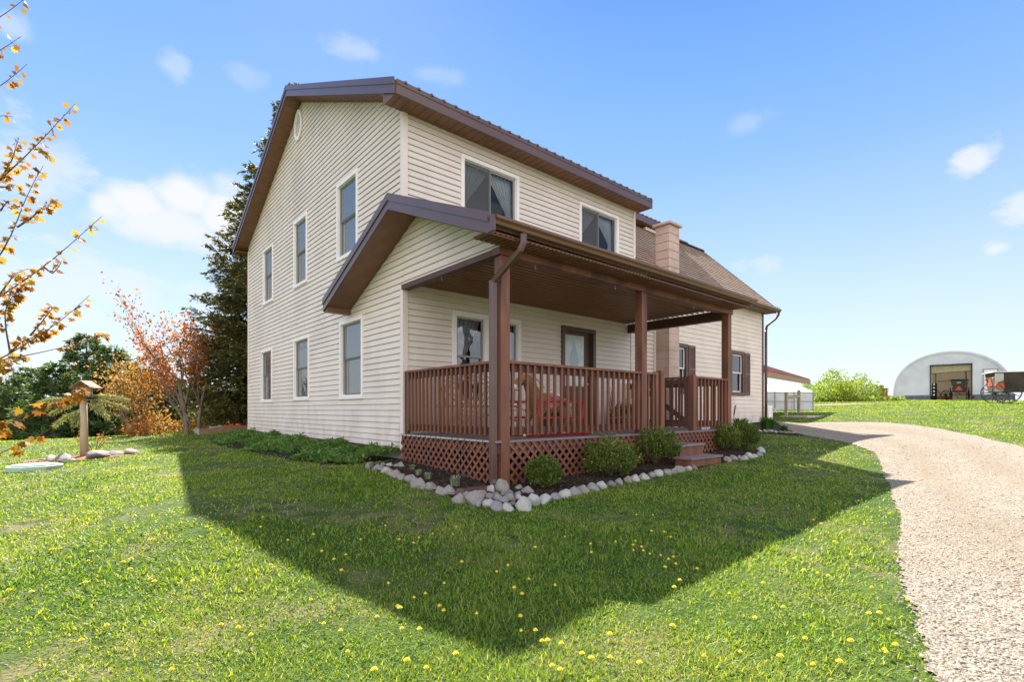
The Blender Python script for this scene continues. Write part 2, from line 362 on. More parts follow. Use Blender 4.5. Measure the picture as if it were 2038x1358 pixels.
# ------------------------------------------------------------------ ground
def patch_mat(name, cols, scales, rough=.9, bump=.6, bscale=40, voro=None, dist=.03, track=None, edge=False):
    m = bpy.data.materials.new(name); m.use_nodes = True; nt = m.node_tree; N = nt.nodes; L = nt.links; b = N['Principled BSDF']
    b.inputs['Roughness'].default_value = rough; b.inputs['Specular IOR Level'].default_value = .2
    tc = N.new('ShaderNodeTexCoord'); cur = None
    for i, (c, s) in enumerate(zip(cols, scales)):
        if cur is None:
            rgb = N.new('ShaderNodeRGB'); rgb.outputs[0].default_value = (*c, 1); cur = rgb.outputs[0]; continue
        nz = N.new('ShaderNodeTexNoise'); nz.inputs['Scale'].default_value = s; nz.inputs['Detail'].default_value = 7; nz.inputs['Roughness'].default_value = .65
        mp = N.new('ShaderNodeMapping'); mp.inputs['Location'].default_value = (i*3.7, i*1.3, 0); L.new(tc.outputs['Object'], mp.inputs[0]); L.new(mp.outputs[0], nz.inputs[0])
        mr = N.new('ShaderNodeMapRange'); mr.inputs[1].default_value = .47; mr.inputs[2].default_value = .60; L.new(nz.outputs['Fac'], mr.inputs[0])
        mx = N.new('ShaderNodeMix'); mx.data_type = 'RGBA'; L.new(mr.outputs[0], mx.inputs[0]); L.new(cur, mx.inputs[6]); mx.inputs[7].default_value = (*c, 1); cur = mx.outputs[2]
    h = None
    if voro:
        vs, amt, pal = voro
        vo = N.new('ShaderNodeTexVoronoi'); vo.inputs['Scale'].default_value = vs; L.new(tc.outputs['Object'], vo.inputs[0])
        cr = N.new('ShaderNodeValToRGB'); sp = N.new('ShaderNodeSeparateColor'); L.new(vo.outputs['Color'], sp.inputs[0]); L.new(sp.outputs[0], cr.inputs[0])
        cr.color_ramp.interpolation = 'LINEAR'; e = cr.color_ramp.elements
        e[0].color = (*pal[0], 1); e[1].color = (*pal[-1], 1)
        for k, c in enumerate(pal[1:-1]): q = e.new((k+1)/(len(pal)-1)); q.color = (*c, 1)
        mx = N.new('ShaderNodeMix'); mx.data_type = 'RGBA'; mx.inputs[0].default_value = amt; L.new(cur, mx.inputs[6]); L.new(cr.outputs[0], mx.inputs[7]); cur = mx.outputs[2]
        h = vo.outputs['Distance']
    L.new(cur, b.inputs['Base Color'])
    nb = N.new('ShaderNodeTexNoise'); nb.inputs['Scale'].default_value = bscale; nb.inputs['Detail'].default_value = 6; L.new(tc.outputs['Object'], nb.inputs[0])
    bp = N.new('ShaderNodeBump'); bp.inputs['Strength'].default_value = bump; bp.inputs['Distance'].default_value = dist
    if track:
        at_ = N.new('ShaderNodeAttribute'); at_.attribute_name = 'track'; mx = N.new('ShaderNodeMix'); mx.data_type = 'RGBA'; L.new(at_.outputs['Fac'], mx.inputs[0]); L.new(cur, mx.inputs[6]); mx.inputs[7].default_value = (*track, 1); L.new(mx.outputs[2], b.inputs['Base Color'])
    if h is not None:
        a = N.new('ShaderNodeMath'); a.operation = 'SUBTRACT'; L.new(nb.outputs['Fac'], a.inputs[0]); L.new(h, a.inputs[1]); L.new(a.outputs[0], bp.inputs['Height'])
    else: L.new(nb.outputs['Fac'], bp.inputs['Height'])
    L.new(bp.outputs[0], b.inputs['Normal'])
    if edge:   # the gravel thins out into the turf in ragged patches
        a2 = N.new('ShaderNodeAttribute'); a2.attribute_name = 'edge_distance'; n2 = N.new('ShaderNodeTexNoise'); n2.inputs['Scale'].default_value = 14; n2.inputs['Detail'].default_value = 8; L.new(tc.outputs['Object'], n2.inputs[0])
        ml = N.new('ShaderNodeMath'); ml.operation = 'MULTIPLY_ADD'; ml.inputs[1].default_value = 1.5; ml.inputs[2].default_value = .0; L.new(a2.outputs['Fac'], ml.inputs[0])
        sb = N.new('ShaderNodeMath'); sb.operation = 'ADD'; L.new(ml.outputs[0], sb.inputs[0]); L.new(n2.outputs['Fac'], sb.inputs[1])
        gt_ = N.new('ShaderNodeMath'); gt_.operation = 'GREATER_THAN'; gt_.inputs[1].default_value = .78; L.new(sb.outputs[0], gt_.inputs[0])
        tr = N.new('ShaderNodeBsdfTransparent'); ms = N.new('ShaderNodeMixShader'); L.new(gt_.outputs[0], ms.inputs[0]); L.new(tr.outputs[0], ms.inputs[1]); L.new(b.outputs[0], ms.inputs[2]); L.new(ms.outputs[0], N['Material Output'].inputs[0])
    return m

M_LAWN = patch_mat('lawn_ground', [(.055, .10, .014), (.085, .125, .022), (.17, .15, .07), (.04, .075, .012)], [0, .5, 1.1, 6], bump=1, bscale=55, dist=.03)
M_GRAV = patch_mat('pale_gravel', [(.235, .195, .143), (.19, .16, .12), (.28, .24, .185), (.15, .125, .094)], [0, .8, 2.5, 9], bump=.8, bscale=90,
                   voro=(75, .6, [(.09, .07, .055), (.25, .21, .16), (.31, .265, .205), (.36, .31, .25), (.52, .48, .42)]), dist=.012, track=(.235, .188, .13), edge=True)
M_SOIL = patch_mat('dark_garden_mulch', [(.028, .019, .015), (.05, .034, .026), (.02, .015, .012)], [0, 8, 30], bump=1, bscale=60, dist=.03)
t = np.linspace(-1, 1, 281); g = np.sinh(t*6.2)/np.sinh(6.2)*900
XX, YY = np.meshgrid(g+CAMX+4, g+CAMY+5, indexing='ij'); ZZ = gz(XX, YY)
n_ = len(g); idx = np.arange(n_*n_).reshape(n_, n_)
F_ = np.stack([idx[:-1, :-1], idx[1:, :-1], idx[1:, 1:], idx[:-1, 1:]], -1).reshape(-1, 4)
tag(np_mesh('lawn', np.stack([XX, YY, ZZ], -1).reshape(-1, 3), [F_], M_LAWN, smooth=True), kind='structure')

def resample(P, n):
    P = np.array([(p[0], p[1]) for p in P]); d = np.concatenate([[0], np.cumsum(np.linalg.norm(np.diff(P, axis=0), axis=1))])
    s = np.linspace(0, d[-1], n); return np.stack([np.interp(s, d, P[:, 0]), np.interp(s, d, P[:, 1])], 1)
def strip(name, A, B, nu, nv, off, m):
    A = resample(A, nu); B = resample(B, nu); w = np.linspace(0, 1, nv)
    P = A[:, None]*(1-w)[None, :, None]+B[:, None]*w[None, :, None]
    Z = gz(P[..., 0], P[..., 1])+off; idx = np.arange(nu*nv).reshape(nu, nv)
    F = np.stack([idx[:-1, :-1], idx[1:, :-1], idx[1:, 1:], idx[:-1, 1:]], -1).reshape(-1, 4)
    return np_mesh(name, np.concatenate([P, Z[..., None]], -1).reshape(-1, 3), [F], m, smooth=True)
def resample0(P, n):
    P = np.array([(p[0], p[1]) for p in P]); d = np.concatenate([[0], np.cumsum(np.linalg.norm(np.diff(P, axis=0), axis=1))])
    q = np.linspace(0, d[-1], n); return np.stack([np.interp(q, d, P[:, 0]), np.interp(q, d, P[:, 1])], 1)
near_px = [(1590, 864), (1640, 874), (1700, 884), (1745, 905), (1765, 935), (1785, 980), (1795, 1040), (1802, 1110), (1822, 1170), (1842, 1250), (1868, 1358)]
far_px = [(1545, 843), (1620, 841), (1700, 840), (1760, 841), (1820, 846), (1880, 855), (1940, 867), (2000, 881), (2080, 905)]
NEAR = [gpix(*p) for p in near_px]; FAR = [gpix(*p) for p in far_px]
e0 = at(1000, 0, 0); NEAR = [Vector((17.5, 4.5, 0)), Vector((14.3, .5, 0))]+NEAR+[NEAR[-1]+(NEAR[-1]-NEAR[-3])*1.0+Vector((-.2, -.4, 0)), Vector((-4.4, -13, 0)), Vector((-5.5, -20, 0))]
FAR = [Vector((20.5, 4.0, 0))]+FAR+[Vector((5.5, -8.5, 0)), Vector((3.5, -14, 0)), Vector((2.5, -21, 0))]
_N = resample0(NEAR, 220)
_o = .04*vnoise(_N[:, 0], _N[:, 1], 1.3)+.02*vnoise(_N[:, 0], _N[:, 1], 6)
NEAR = [Vector((a+o_*.8, b_-o_*.5, 0)) for (a, b_), o_ in zip(_N, _o)]
_N = resample0(FAR, 160); _o = .12*vnoise(_N[:, 0], _N[:, 1], 1.9)+.06*vnoise(_N[:, 0], _N[:, 1], 6)
FAR = [Vector((a+o_*.6, b_+o_*.6, 0)) for (a, b_), o_ in zip(_N, _o)]
DRP = np.array([(p.x, p.y) for p in NEAR]+[(p.x, p.y) for p in FAR[::-1]])
def inpoly(x, y, P):
    c = np.zeros(len(x), bool); j = len(P)-1
    for i in range(len(P)):
        xi, yi = P[i]; xj, yj = P[j]
        k = ((yi > y) != (yj > y)) & (x < (xj-xi)*(y-yi)/((yj-yi) or 1e-9)+xi); c ^= k; j = i
    return c
tag(strip('gravel_driveway', [p+Vector((-.12, .04, 0)) for p in NEAR], FAR, 420, 60, .012, M_GRAV), kind='structure')
_d = bpy.data.objects['gravel_driveway'].data; _at = _d.attributes.new('track', 'FLOAT', 'POINT'); _ae = _d.attributes.new('edge_distance', 'FLOAT', 'POINT'); _v = np.tile(np.linspace(0, 1, 60), 420); _co = np.zeros(len(_d.vertices)*3, np.float32); _d.vertices.foreach_get('co', _co); _co = _co.reshape(-1, 3)
_t = np.exp(-((_v-.30)/.085)**2)+np.exp(-((_v-.68)/.09)**2)+.35*np.clip(vnoise(_co[:, 0], _co[:, 1], 1.1), 0, 1); _at.data.foreach_set('value', (np.clip(_t, 0, 1)*.75*(.8+.2*vnoise(_co[:, 0], _co[:, 1], 3))).astype(np.float32))
_g = _co.reshape(420, 60, 3); _w = np.minimum(np.linalg.norm(_g-_g[:, :1], axis=2), np.linalg.norm(_g-_g[:, -1:], axis=2)); _ae.data.foreach_set('value', _w.ravel().astype(np.float32))

# ------------------------------------------------------------------ garden beds
bed_px = [(722, 932), (770, 944), (830, 968), (890, 990), (935, 1004), (985, 1018), (1045, 1013), (1100, 996), (1160, 982), (1230, 966), (1300, 950), (1380, 936), (1450, 920), (1500, 912), (1528, 902)]
BED = [gpix(*p) for p in bed_px]
inner = [(0, .1), (0, -.7), (0, -1.5), (0, -2.38), (.6, -2.38), (2, -2.38), (3.5, -2.38), (5.2, -2.38), (6.2, -1.9)]
tag(strip('flower_bed_soil', BED, inner, 60, 10, .018, M_SOIL), kind='structure')
b2 = [gpix(1490, 866), gpix(1540, 864), gpix(1600, 869)]
tag(strip('side_bed_soil', [gpix(1452, 880)]+b2, [(6.5, -.2), (9, -.2), (11, -.2), (13.3, -.1), (14.2, .2)], 30, 6, .018, M_SOIL), kind='structure')
W1A = [(-.95, .2), (-1.25, 2), (-1.3, 5), (-1.25, 8), (-1.0, 9.6)]
tag(strip('wall_bed_soil', W1A, [(-.02, .1), (-.02, 2), (-.02, 5), (-.02, 8), (-.02, 9.6)], 30, 5, .015, M_SOIL), kind='structure')
BEDP = np.array([(p.x, p.y) for p in BED]+[(5.8, -1.9), (5.8, 0), (0, 0), (0, .2)])

# ================================================================== THE HOUSE
house = thing('farmhouse', 'two-storey cream clapboard farmhouse with brown metal roof, covered front porch and a lower shingled wing', 'house', (0, 0, -.8))
def PX(u, o, z): return (-o, u, z)          # gable wall x = 0, u = y, outward -x
def PY(u, o, z): return (u, -o, z)          # front wall y = 0, u = x, outward -y
def pbox(mb, P, u0, u1, o0, o1, z0, z1): mb.box(u0, u1, o0, o1, z0, z1, T=P)
def siding(P, z0, z1, lap, u_at, holes=(), o=.018, off=0., groove=.006):
    """real overlapping boards; u_at(z) gives the wall's extent at height z"""
    mb = MB(); k = 0
    while z0+k*lap < z1-1e-4:
        za = z0+k*lap; zb = min(za+lap, z1); k += 1
        cuts = sorted({za, zb} | {h[i] for h in holes for i in (2, 3) if za < h[i] < zb})
        for a, b in zip(cuts[:-1], cuts[1:]):
            ua = u_at(a); ub = u_at(b)
            seg = [(0., 1.)]; zm = (a+b)/2
            spans = [(max(ua[0], -1e9), ua[1], ub[0], ub[1])]
            for h in holes:
                if not (h[2] < zm < h[3]): continue
                ns = []
                for (p0, p1, q0, q1) in spans:
                    if h[1] <= min(p0, q0) or h[0] >= max(p1, q1): ns.append((p0, p1, q0, q1)); continue
                    if h[0] > min(p0, q0): ns.append((p0, h[0], q0, h[0]))
                    if h[1] < max(p1, q1): ns.append((h[1], p1, h[1], q1))
                spans = ns
            oa = off+o*(1-(a-za)/lap); ob = off+o*(1-(b-za)/lap)
            g_ = groove if a == za and b-a > groove*1.5 else 0
            for (p0, p1, q0, q1) in spans:
                if p1-p0 < .003 and q1-q0 < .003: continue
                mb.quad(P(p0, oa, a+g_), P(p1, oa, a+g_), P(q1, ob, b), P(q0, ob, b))
                if a == za:
                    mb.quad(P(p0, off-g_*2, a+g_), P(p1, off-g_*2, a+g_), P(p1, oa, a+g_), P(p0, oa, a+g_))
                    if g_: mb.quad(P(p0, off-g_*2, a), P(p1, off-g_*2, a), P(p1, off-g_*2, a+g_), P(p0, off-g_*2, a+g_))
    return mb
EAVE, RIDGE, RY, DEP, LX = 4.93, 7.30, 4.76, 9.52, 6.12
SL = (RIDGE-EAVE)/(RY+.37)
def under(y): return (EAVE-.06+SL*(y+.37)) if y < RY else (EAVE-.06+SL*(DEP-y+.37))
zt0 = under(0)
def gable_u(z):
    if z <= zt0: return (0, DEP)
    d = (z-zt0)/SL; return (min(d, RY), max(DEP-d, RY))
GW = [  # u0 u1 z0 z1 : outer edge of the trim
    (1.68, 2.67, 2.92, 4.45), (4.37, 5.30, 2.87, 4.45), (6.96, 7.90, 2.88, 4.41),
    (1.46, 2.52, .20, 1.72), (4.24, 5.30, .215, 1.68), (7.05, 8.10, .195, 1.65)]
hole = lambda w: (w[0]+.03, w[1]-.03, w[2]+.03, w[3]-.03)
siding(PX, -.62, under(RY), .1016, gable_u, [hole(w) for w in GW]).build('gable_wall_siding', M_SID, house)
FW = [(1.10, 2.44, 3.20, 4.44), (4.15, 5.50, 3.36, 4.44)]
LWN = [(.92, 2.49, .06, 1.71)]; DOOR = (3.60, 4.67, -.38, 1.74)
siding(PY, -.62, under(0)+.02, .1016, lambda z: (0, LX) if z > 3.2 else (0, 6.93), [hole(w) for w in FW+LWN+[DOOR]]).build('front_wall_siding', M_SID, house)
WW = [(7.62, 8.50, .42, 1.76), (10.93, 11.83, .43, 1.80)]
siding(PY, -.46, 3.32, .127, lambda z: (6.97, 13.2), [hole(w) for w in WW], o=.013, groove=.004).build('wing_wall_siding', M_SIDW, house)
# the sides away from the camera
def PXR(u, o, z): return (13.2+o, u, z)
def PYB(u, o, z): return (u, DEP+o, z)
siding(PXR, -.4, 5.8, .127, lambda z: (0, 9.5) if z < 3.3 else ((z-3.3)*.98, 9.5-(z-3.3)*.98)).build('wing_end_siding', M_SIDW, house)
siding(PYB, -.62, 4.86, .1016, lambda z: (0, LX)).build('rear_wall_siding', M_SID, house)
siding(lambda u, o, z: (u, 9.5+o, z), -.4, 3.3, .127, lambda z: (LX, 13.2)).build('rear_wall_siding', M_SIDW, house)
siding(lambda u, o, z: (LX+o, u, z), 3.2, under(RY), .1016, lambda z: gable_u(max(z, 0))).build('dormer_side_siding', M_SID, house)
mb = MB(); mb.box(.03, 6.9, .03, DEP-.03, -1.35, -.64); mb.box(6.95, 13.17, .03, 9.4, -1.2, -.47); mb.build('foundation', M_FOUND, house)
mb = MB(); mb.box(-.02, -.004, 0, DEP, -.66, -.618); mb.build('starter_strip', M_BROWNT, house); mb = MB(); mb.box(6.97, 13.2, -.02, -.004, -.49, -.458); mb.build('starter_strip', M_BROWNT, house)
# corner boards
def corner(P0, name='corner_board', m=M_CORNER):
    mb = MB()
    for b in P0: mb.box(*b)
    mb.build(name, m, house, bevel=.004)
corner([(-.026, .068, -.026, -.004, -.64, 1.93), (-.026, -.003, -.0035, .068, -.64, 1.93)])
corner([(-.026, .068, -.026, -.004, 3.10, 4.80), (-.026, -.003, -.0035, .068, 3.10, 4.84)])
corner([(-.026, -.003, DEP-.05, DEP+.025, -.64, 4.76)])
corner([(LX-.06, LX+.024, -.026, -.003, 3.0, 4.83)])
corner([(5.96, 6.04, -.03, -.003, -.38, 1.95), (6.91, 6.985, -.034, -.003, -.46, 3.2)])
corner([(13.13, 13.225, -.028, -.003, -.5, 3.28)], m=M_BROWNT)

# ---- windows
def window(P, w, kind, tm=M_TRIMW, tw=.07, curtain=None, screen=True, sm=M_SASH, glass=M_GLASS, out=.032):
    u0, u1, z0, z1 = w; a0, a1, b0, b1 = u0+tw, u1-tw, z0+tw, z1-tw
    mb = MB()
    pbox(mb, P, u0, u1, -.02, out, b1, z1); pbox(mb, P, u0, u1, -.02, out+.008, z0, b0)
    pbox(mb, P, u0, a0, -.02, out-.002, b0, b1); pbox(mb, P, a1, u1, -.02, out-.002, b0, b1)
    # reveal
    pbox(mb, P, a0-.001, a0+.012, -.10, .005, b0, b1); pbox(mb, P, a1-.012, a1+.001, -.10, .005, b0, b1)
    pbox(mb, P, a0+.012, a1-.012, -.10, .004, b1-.012, b1+.001); pbox(mb, P, a0+.012, a1-.012, -.10, .004, b0-.001, b0+.012)
    fr = mb.build('window', tm, house, bevel=.003)
    a0 += .012; a1 -= .012; b0 += .012; b1 -= .012; s = .032
    sb = MB(); gl = MB(); sc = MB()
    def sash(c0, c1, d0, d1, o):
        pbox(sb, P, c0, c1, o-.025, o, d0, d0+s); pbox(sb, P, c0, c1, o-.025, o, d1-s, d1)
        pbox(sb, P, c0, c0+s, o-.025, o, d0+s, d1-s); pbox(sb, P, c1-s, c1, o-.025, o, d0+s, d1-s)
        gl.quad(P(c0+s, o-.012, d0+s), P(c1-s, o-.012, d0+s), P(c1-s, o-.012, d1-s), P(c0+s, o-.012, d1-s))
    if kind == 'hung':
        zm = (b0+b1)/2+.02; sash(a0, a1, zm-.02, b1, -.02); sash(a0, a1, b0, zm+.02, -.048)
        if screen: sc.quad(P(a0+.02, -.010, b0+.01), P(a1-.02, -.010, b0+.01), P(a1-.02, -.010, b1-.01), P(a0+.02, -.010, b1-.01))
    elif kind == 'slider':
        um = (a0+a1)/2; sash(a0, um+.02, b0, b1, -.048); sash(um-.02, a1, b0, b1, -.02)
        if screen: sc.quad(P(a0+.02, -.008, b0+.01), P(um, -.008, b0+.01), P(um, -.008, b1-.01), P(a0+.02, -.008, b1-.01))
    elif kind == 'double':
        um = (a0+a1)/2; zm = (b0+b1)/2+.05
        pbox(mb2 := MB(), P, um-.10, um+.10, -.09, out-.004, b0-.01, b1+.01); link('mullion', mb2.mesh('mullion'), tm, fr)
        for c0, c1 in ((a0, um-.10), (um+.10, a1)): sash(c0, c1, zm-.02, b1, -.02); sash(c0, c1, b0, zm+.02, -.048)
    sb.build('sash', sm, fr); gl.build('glass', glass, fr)
    if sc.v: sc.build('insect_screen', M_SCREEN, fr)
    # dim room behind, open to the window
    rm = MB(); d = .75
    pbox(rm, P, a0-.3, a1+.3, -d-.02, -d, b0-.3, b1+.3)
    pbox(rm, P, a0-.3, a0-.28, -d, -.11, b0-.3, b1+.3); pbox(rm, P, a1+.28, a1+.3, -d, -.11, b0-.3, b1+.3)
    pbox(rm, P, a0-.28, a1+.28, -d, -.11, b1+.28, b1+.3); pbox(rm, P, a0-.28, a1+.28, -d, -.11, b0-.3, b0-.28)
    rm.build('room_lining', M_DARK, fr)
    if curtain:
        cb = MB()
        for (cu0, cu1, mode) in curtain:
            W = a1-a0; x0 = a0+cu0*W; x1 = a0+cu1*W; n = 46; H = b1-b0; rows = 14
            pts = []
            for j in range(rows+1):
                v = j/rows; z = b1-v*H
                if mode == 'tieL':   # hangs from the full width, gathered towards the left edge lower down
                    k = 1-.80*min(v/.62, 1)**1.1 if v < .62 else .2+.12*(v-.62)/.38
                    xa, xb = x0, x0+(x1-x0)*k
                elif mode == 'tieR':
                    k = 1-.80*min(v/.62, 1)**1.1 if v < .62 else .2+.12*(v-.62)/.38
                    xa, xb = x1-(x1-x0)*k, x1
                else: xa, xb = x0, x1
                pts.append([(xa+(xb-xa)*i/n, -.13+.02*math.sin(i*.95+.6*math.sin(v*5)), z) for i in range(n+1)])
            b_ = len(cb.v)
            for r in pts:
                for p in r: cb.v.append(P(*p))
            for j in range(rows):
                for i in range(n): q = b_+j*(n+1)+i; cb.f.append((q, q+1, q+n+2, q+n+1))
        cb.build('curtain', M_CURT, fr, smooth=True)
    return fr
cu = {0: [(0, 1, 'flat')], 3: [(0, .95, 'tieR')], 4: [(0, .8, 'tieR')], 5: [(.0, .7, 'flat')]}
for i, w in enumerate(GW): window(PX, w, 'hung', curtain=[(0, .5, 'tieR' if i in (3, 4) else 'tieL'), (.5, 1, 'tieR')] if i in (0, 3, 4, 5) else None)
for w in FW: window(PY, w, 'slider', curtain=[(0, .52, 'tieL'), (.48, 1, 'tieR')], glass=M_GLASS)
window(PY, LWN[0], 'double', tw=.085, curtain=[(0, .45, 'tieL'), (.55, 1, 'tieR')], screen=False, glass=M_GLASS2)
for w in WW: window(PY, w, 'hung', tm=M_BROWNT, tw=.10, sm=M_TRIMW, screen=False, glass=M_GLASS2)
def shutter(u0, u1, z0, z1):
    mb = MB(); s = .04
    pbox(mb, PY, u0, u0+s, .014, .045, z0, z1); pbox(mb, PY, u1-s, u1, .014, .045, z0, z1)
    for a, b in ((z0, z0+.07), (z1-.07, z1), ((z0+z1)/2-.03, (z0+z1)/2+.03)): pbox(mb, PY, u0+s, u1-s, .016, .043, a, b)
    z = z0+.08
    while z < z1-.08:
        mb.hexa([PY(u0+s, .018, z), PY(u1-s, .018, z), PY(u1-s, .04, z-.012), PY(u0+s, .04, z-.012), PY(u0+s, .018, z+.022), PY(u1-s, .018, z+.022), PY(u1-s, .04, z+.0), PY(u0+s, .04, z+.0)]); z += .034
    mb.build('shutter', M_SHUT, house)
for w in WW:
    shutter(w[1]+.015, w[1]+.36, w[2]+.02, w[3]-.02)
shutter(WW[1][0]-.36, WW[1][0]-.015, WW[1][2]+.02, WW[1][3]-.02)
# ---- gable vent (pointed oval with louvres)
mb = MB(); uc, zc, hw, hh = 4.93, 6.62, .24, .36
oc = [(-1, -.45), (-1, .45), (-.55, .85), (0, 1), (.55, .85), (1, .45), (1, -.45), (.55, -.85), (0, -1), (-.55, -.85)]
for i in range(10):
    a, b = oc[i], oc[(i+1) % 10]; k = .72
    q = [(a[0], a[1]), (b[0], b[1]), (b[0]*k, b[1]*k), (a[0]*k, a[1]*k)]
    mb.hexa([PX(uc+hw*p[0], .012, zc+hh*p[1]) for p in q]+[PX(uc+hw*p[0], .05, zc+hh*p[1]) for p in q])
vent = mb.build('gable_vent', M_TRIMW, house)
mb = MB()
for i in range(9):
    z = zc-.24+i*.06; w = .17*math.sqrt(max(0, 1-((z-zc)/.30)**2))+.01
    mb.hexa([PX(uc-w, .016, z), PX(uc+w, .016, z), PX(uc+w, .04, z-.02), PX(uc-w, .04, z-.02), PX(uc-w, .016, z+.03), PX(uc+w, .016, z+.03), PX(uc+w, .04, z+.004), PX(uc-w, .04, z+.004)])
mb.build('louvres', M_TRIMW, vent)

# ---- main roof : x -.33 .. 6.28 front slope, running on to 10.7 above y = 1.9
X0, X1, X2 = -.33, 6.28, 11.1
def rz(y): return EAVE+SL*(y+.37) if y < RY else EAVE+SL*(DEP+.37-y)
mb = MB()
def slab(mb, x0, x1, ya, yb, th=.05, zf=rz):
    mb.hexa([(x0, ya, zf(ya)-th), (x1, ya, zf(ya)-th), (x1, yb, zf(yb)-th), (x0, yb, zf(yb)-th), (x0, ya, zf(ya)), (x1, ya, zf(ya)), (x1, yb, zf(yb)), (x0, yb, zf(yb))])
slab(mb, X0, X1, -.40, 1.9); slab(mb, X0, X2, 1.9, RY); slab(mb, X0, X2, RY, DEP+.40)
def rib(mb, x, ya, yb, zf=rz, h=.03, w=.045):
    mb.hexa([(x-w/2, ya, zf(ya)-.002), (x+w/2, ya, zf(ya)-.002), (x+w/2, yb, zf(yb)-.002), (x-w/2, yb, zf(yb)-.002),
             (x-w/4, ya, zf(ya)+h), (x+w/4, ya, zf(ya)+h), (x+w/4, yb, zf(yb)+h), (x-w/4, yb, zf(yb)+h)])
x = X0+.15
while x < X2:
    rib(mb, x, -.42 if x < X1 else 1.85, RY-.05); rib(mb, x, RY+.05, DEP+.40); x += .2286
mb.bar((X0, RY, RIDGE+.03), (X2, RY, RIDGE+.03), .22, .03)
mb.build('metal_roof', M_ROOFM, house)
mb = MB()   # fascias: eave front, rakes (two boards each), rear, right rake
mb.box(X0-.004, X1+.004, -.395, -.37, EAVE-.215, EAVE-.012)
mb.box(X0+.003, X1-.003, -.404, -.395, EAVE-.075, EAVE-.004)
mb.box(X1, X2, 1.86, 1.885, rz(1.9)-.22, rz(1.9)-.052)
def rake(mb, x, d, ya, yb, top, bot, zf, t=.022):
    mb.hexa([(x, ya, zf(ya)+bot), (x+d*t, ya, zf(ya)+bot), (x+d*t, yb, zf(yb)+bot), (x, yb, zf(yb)+bot), (x, ya, zf(ya)+top), (x+d*t, ya, zf(ya)+top), (x+d*t, yb, zf(yb)+top), (x, yb, zf(yb)+top)])
for ya, yb in ((-.37, RY), (RY, DEP+.37)):
    rake(mb, X0, -1, ya, yb, -.02, -.21, rz); rake(mb, X0-.022, -1, ya-.005, yb, .03, -.075, rz, .016); rake(mb, X0-.022, -1, ya, yb, -.195, -.215, rz, .006)
rake(mb, X1, 1, -.37, 1.9, .02, -.2, rz); rake(mb, X2, 1, 1.9, RY, .02, -.2, rz); rake(mb, X2, 1, RY, DEP+.37, .02, -.2, rz)
mb.box(X0, X2, DEP+.37, DEP+.395, EAVE-.2, EAVE-.01)
mb.build('fascia', M_FASC, house)
mb = MB()
mb.box(X0+.002, X1-.002, -.37, -.002, EAVE-.205, EAVE-.19)
x = X0+.1
while x < X1: mb.box(x, x+.012, -.366, -.002, EAVE-.212, EAVE-.2052); x += .15
def sof(ya, yb):
    for s0, s1, dz in ((ya, yb, 0),):
        mb.hexa([(X0+.002, s0, rz(s0)-.215), (-.003, s0, rz(s0)-.215), (-.003, s1, rz(s1)-.215), (X0+.002, s1, rz(s1)-.215), (X0+.002, s0, rz(s0)-.20), (-.003, s0, rz(s0)-.20), (-.003, s1, rz(s1)-.20), (X0+.002, s1, rz(s1)-.20)])
sof(0.02, RY); sof(RY, DEP+.36)
y = .3
while y < DEP: mb.hexa([(X0+.004, y, rz(y)-.222), (-.004, y, rz(y)-.222), (-.004, y+.012, rz(y+.012)-.222), (X0+.004, y+.012, rz(y+.012)-.222), (X0+.004, y, rz(y)-.21), (-.004, y, rz(y)-.21), (-.004, y+.012, rz(y+.012)-.21), (X0+.004, y+.012, rz(y+.012)-.21)]); y += .15
mb.box(X1, X2, 1.89, 2.3, rz(1.9)-.21, rz(1.9)-.195)
mb.box(X0, 0, DEP, DEP+.36, EAVE-.21, EAVE-.19); mb.box(X0+.003, X0+.013, -.366, .05, EAVE-.20, EAVE-.05)
mb.build('soffit', M_SOFF, house)

# ---- shingled wing roof
WE = (-.36, 3.30); WB = (2.2, 5.78); sl = math.hypot(WB[0]-WE[0], WB[1]-WE[1]); uy, uz = (WB[0]-WE[0])/sl, (WB[1]-WE[1])/sl
def PW(u, o, v): return (u, WE[0]+uy*v-uz*o, WE[1]+uz*v+uy*o)
m = bpy.data.materials.new('golden_brown_shingle'); m.use_nodes = True; nt = m.node_tree; N = nt.nodes; L = nt.links
tc = N.new('ShaderNodeTexCoord'); mp = N.new('ShaderNodeMapping'); mp.inputs['Scale'].default_value = (5.5, 7.6, 0)
br = N.new('ShaderNodeTexBrick'); br.inputs['Scale'].default_value = 1; br.inputs['Mortar Size'].default_value = .0; br.inputs['Brick Width'].default_value = 1.1; br.inputs['Row Height'].default_value = 1
br.inputs['Color1'].default_value = (.36, .25, .165, 1); br.inputs['Color2'].default_value = (.26, .178, .12, 1); br.inputs['Mortar'].default_value = (.05, .036, .03, 1)
cx = N.new('ShaderNodeCombineXYZ'); sx = N.new('ShaderNodeSeparateXYZ'); L.new(tc.outputs['Object'], sx.inputs[0]); L.new(sx.outputs[0], cx.inputs[0])
ad = N.new('ShaderNodeMath'); ad.operation = 'MULTIPLY'; ad.inputs[1].default_value = 1.44; L.new(sx.outputs[2], ad.inputs[0]); L.new(ad.outputs[0], cx.inputs[1]); L.new(cx.outputs[0], mp.inputs[0]); L.new(mp.outputs[0], br.inputs[0])
nz = N.new('ShaderNodeTexNoise'); nz.inputs['Scale'].default_value = 5; nz.inputs['Detail'].default_value = 8; L.new(tc.outputs['Object'], nz.inputs[0])
mx = N.new('ShaderNodeMix'); mx.data_type = 'RGBA'; mx.blend_type = 'OVERLAY'; mx.inputs[0].default_value = .35; L.new(br.outputs[0], mx.inputs[6]); L.new(nz.outputs[0], mx.inputs[7])
b = N['Principled BSDF']; b.inputs['Roughness'].default_value = .85; L.new(mx.outputs[2], b.inputs['Base Color']); M_SHIN = m
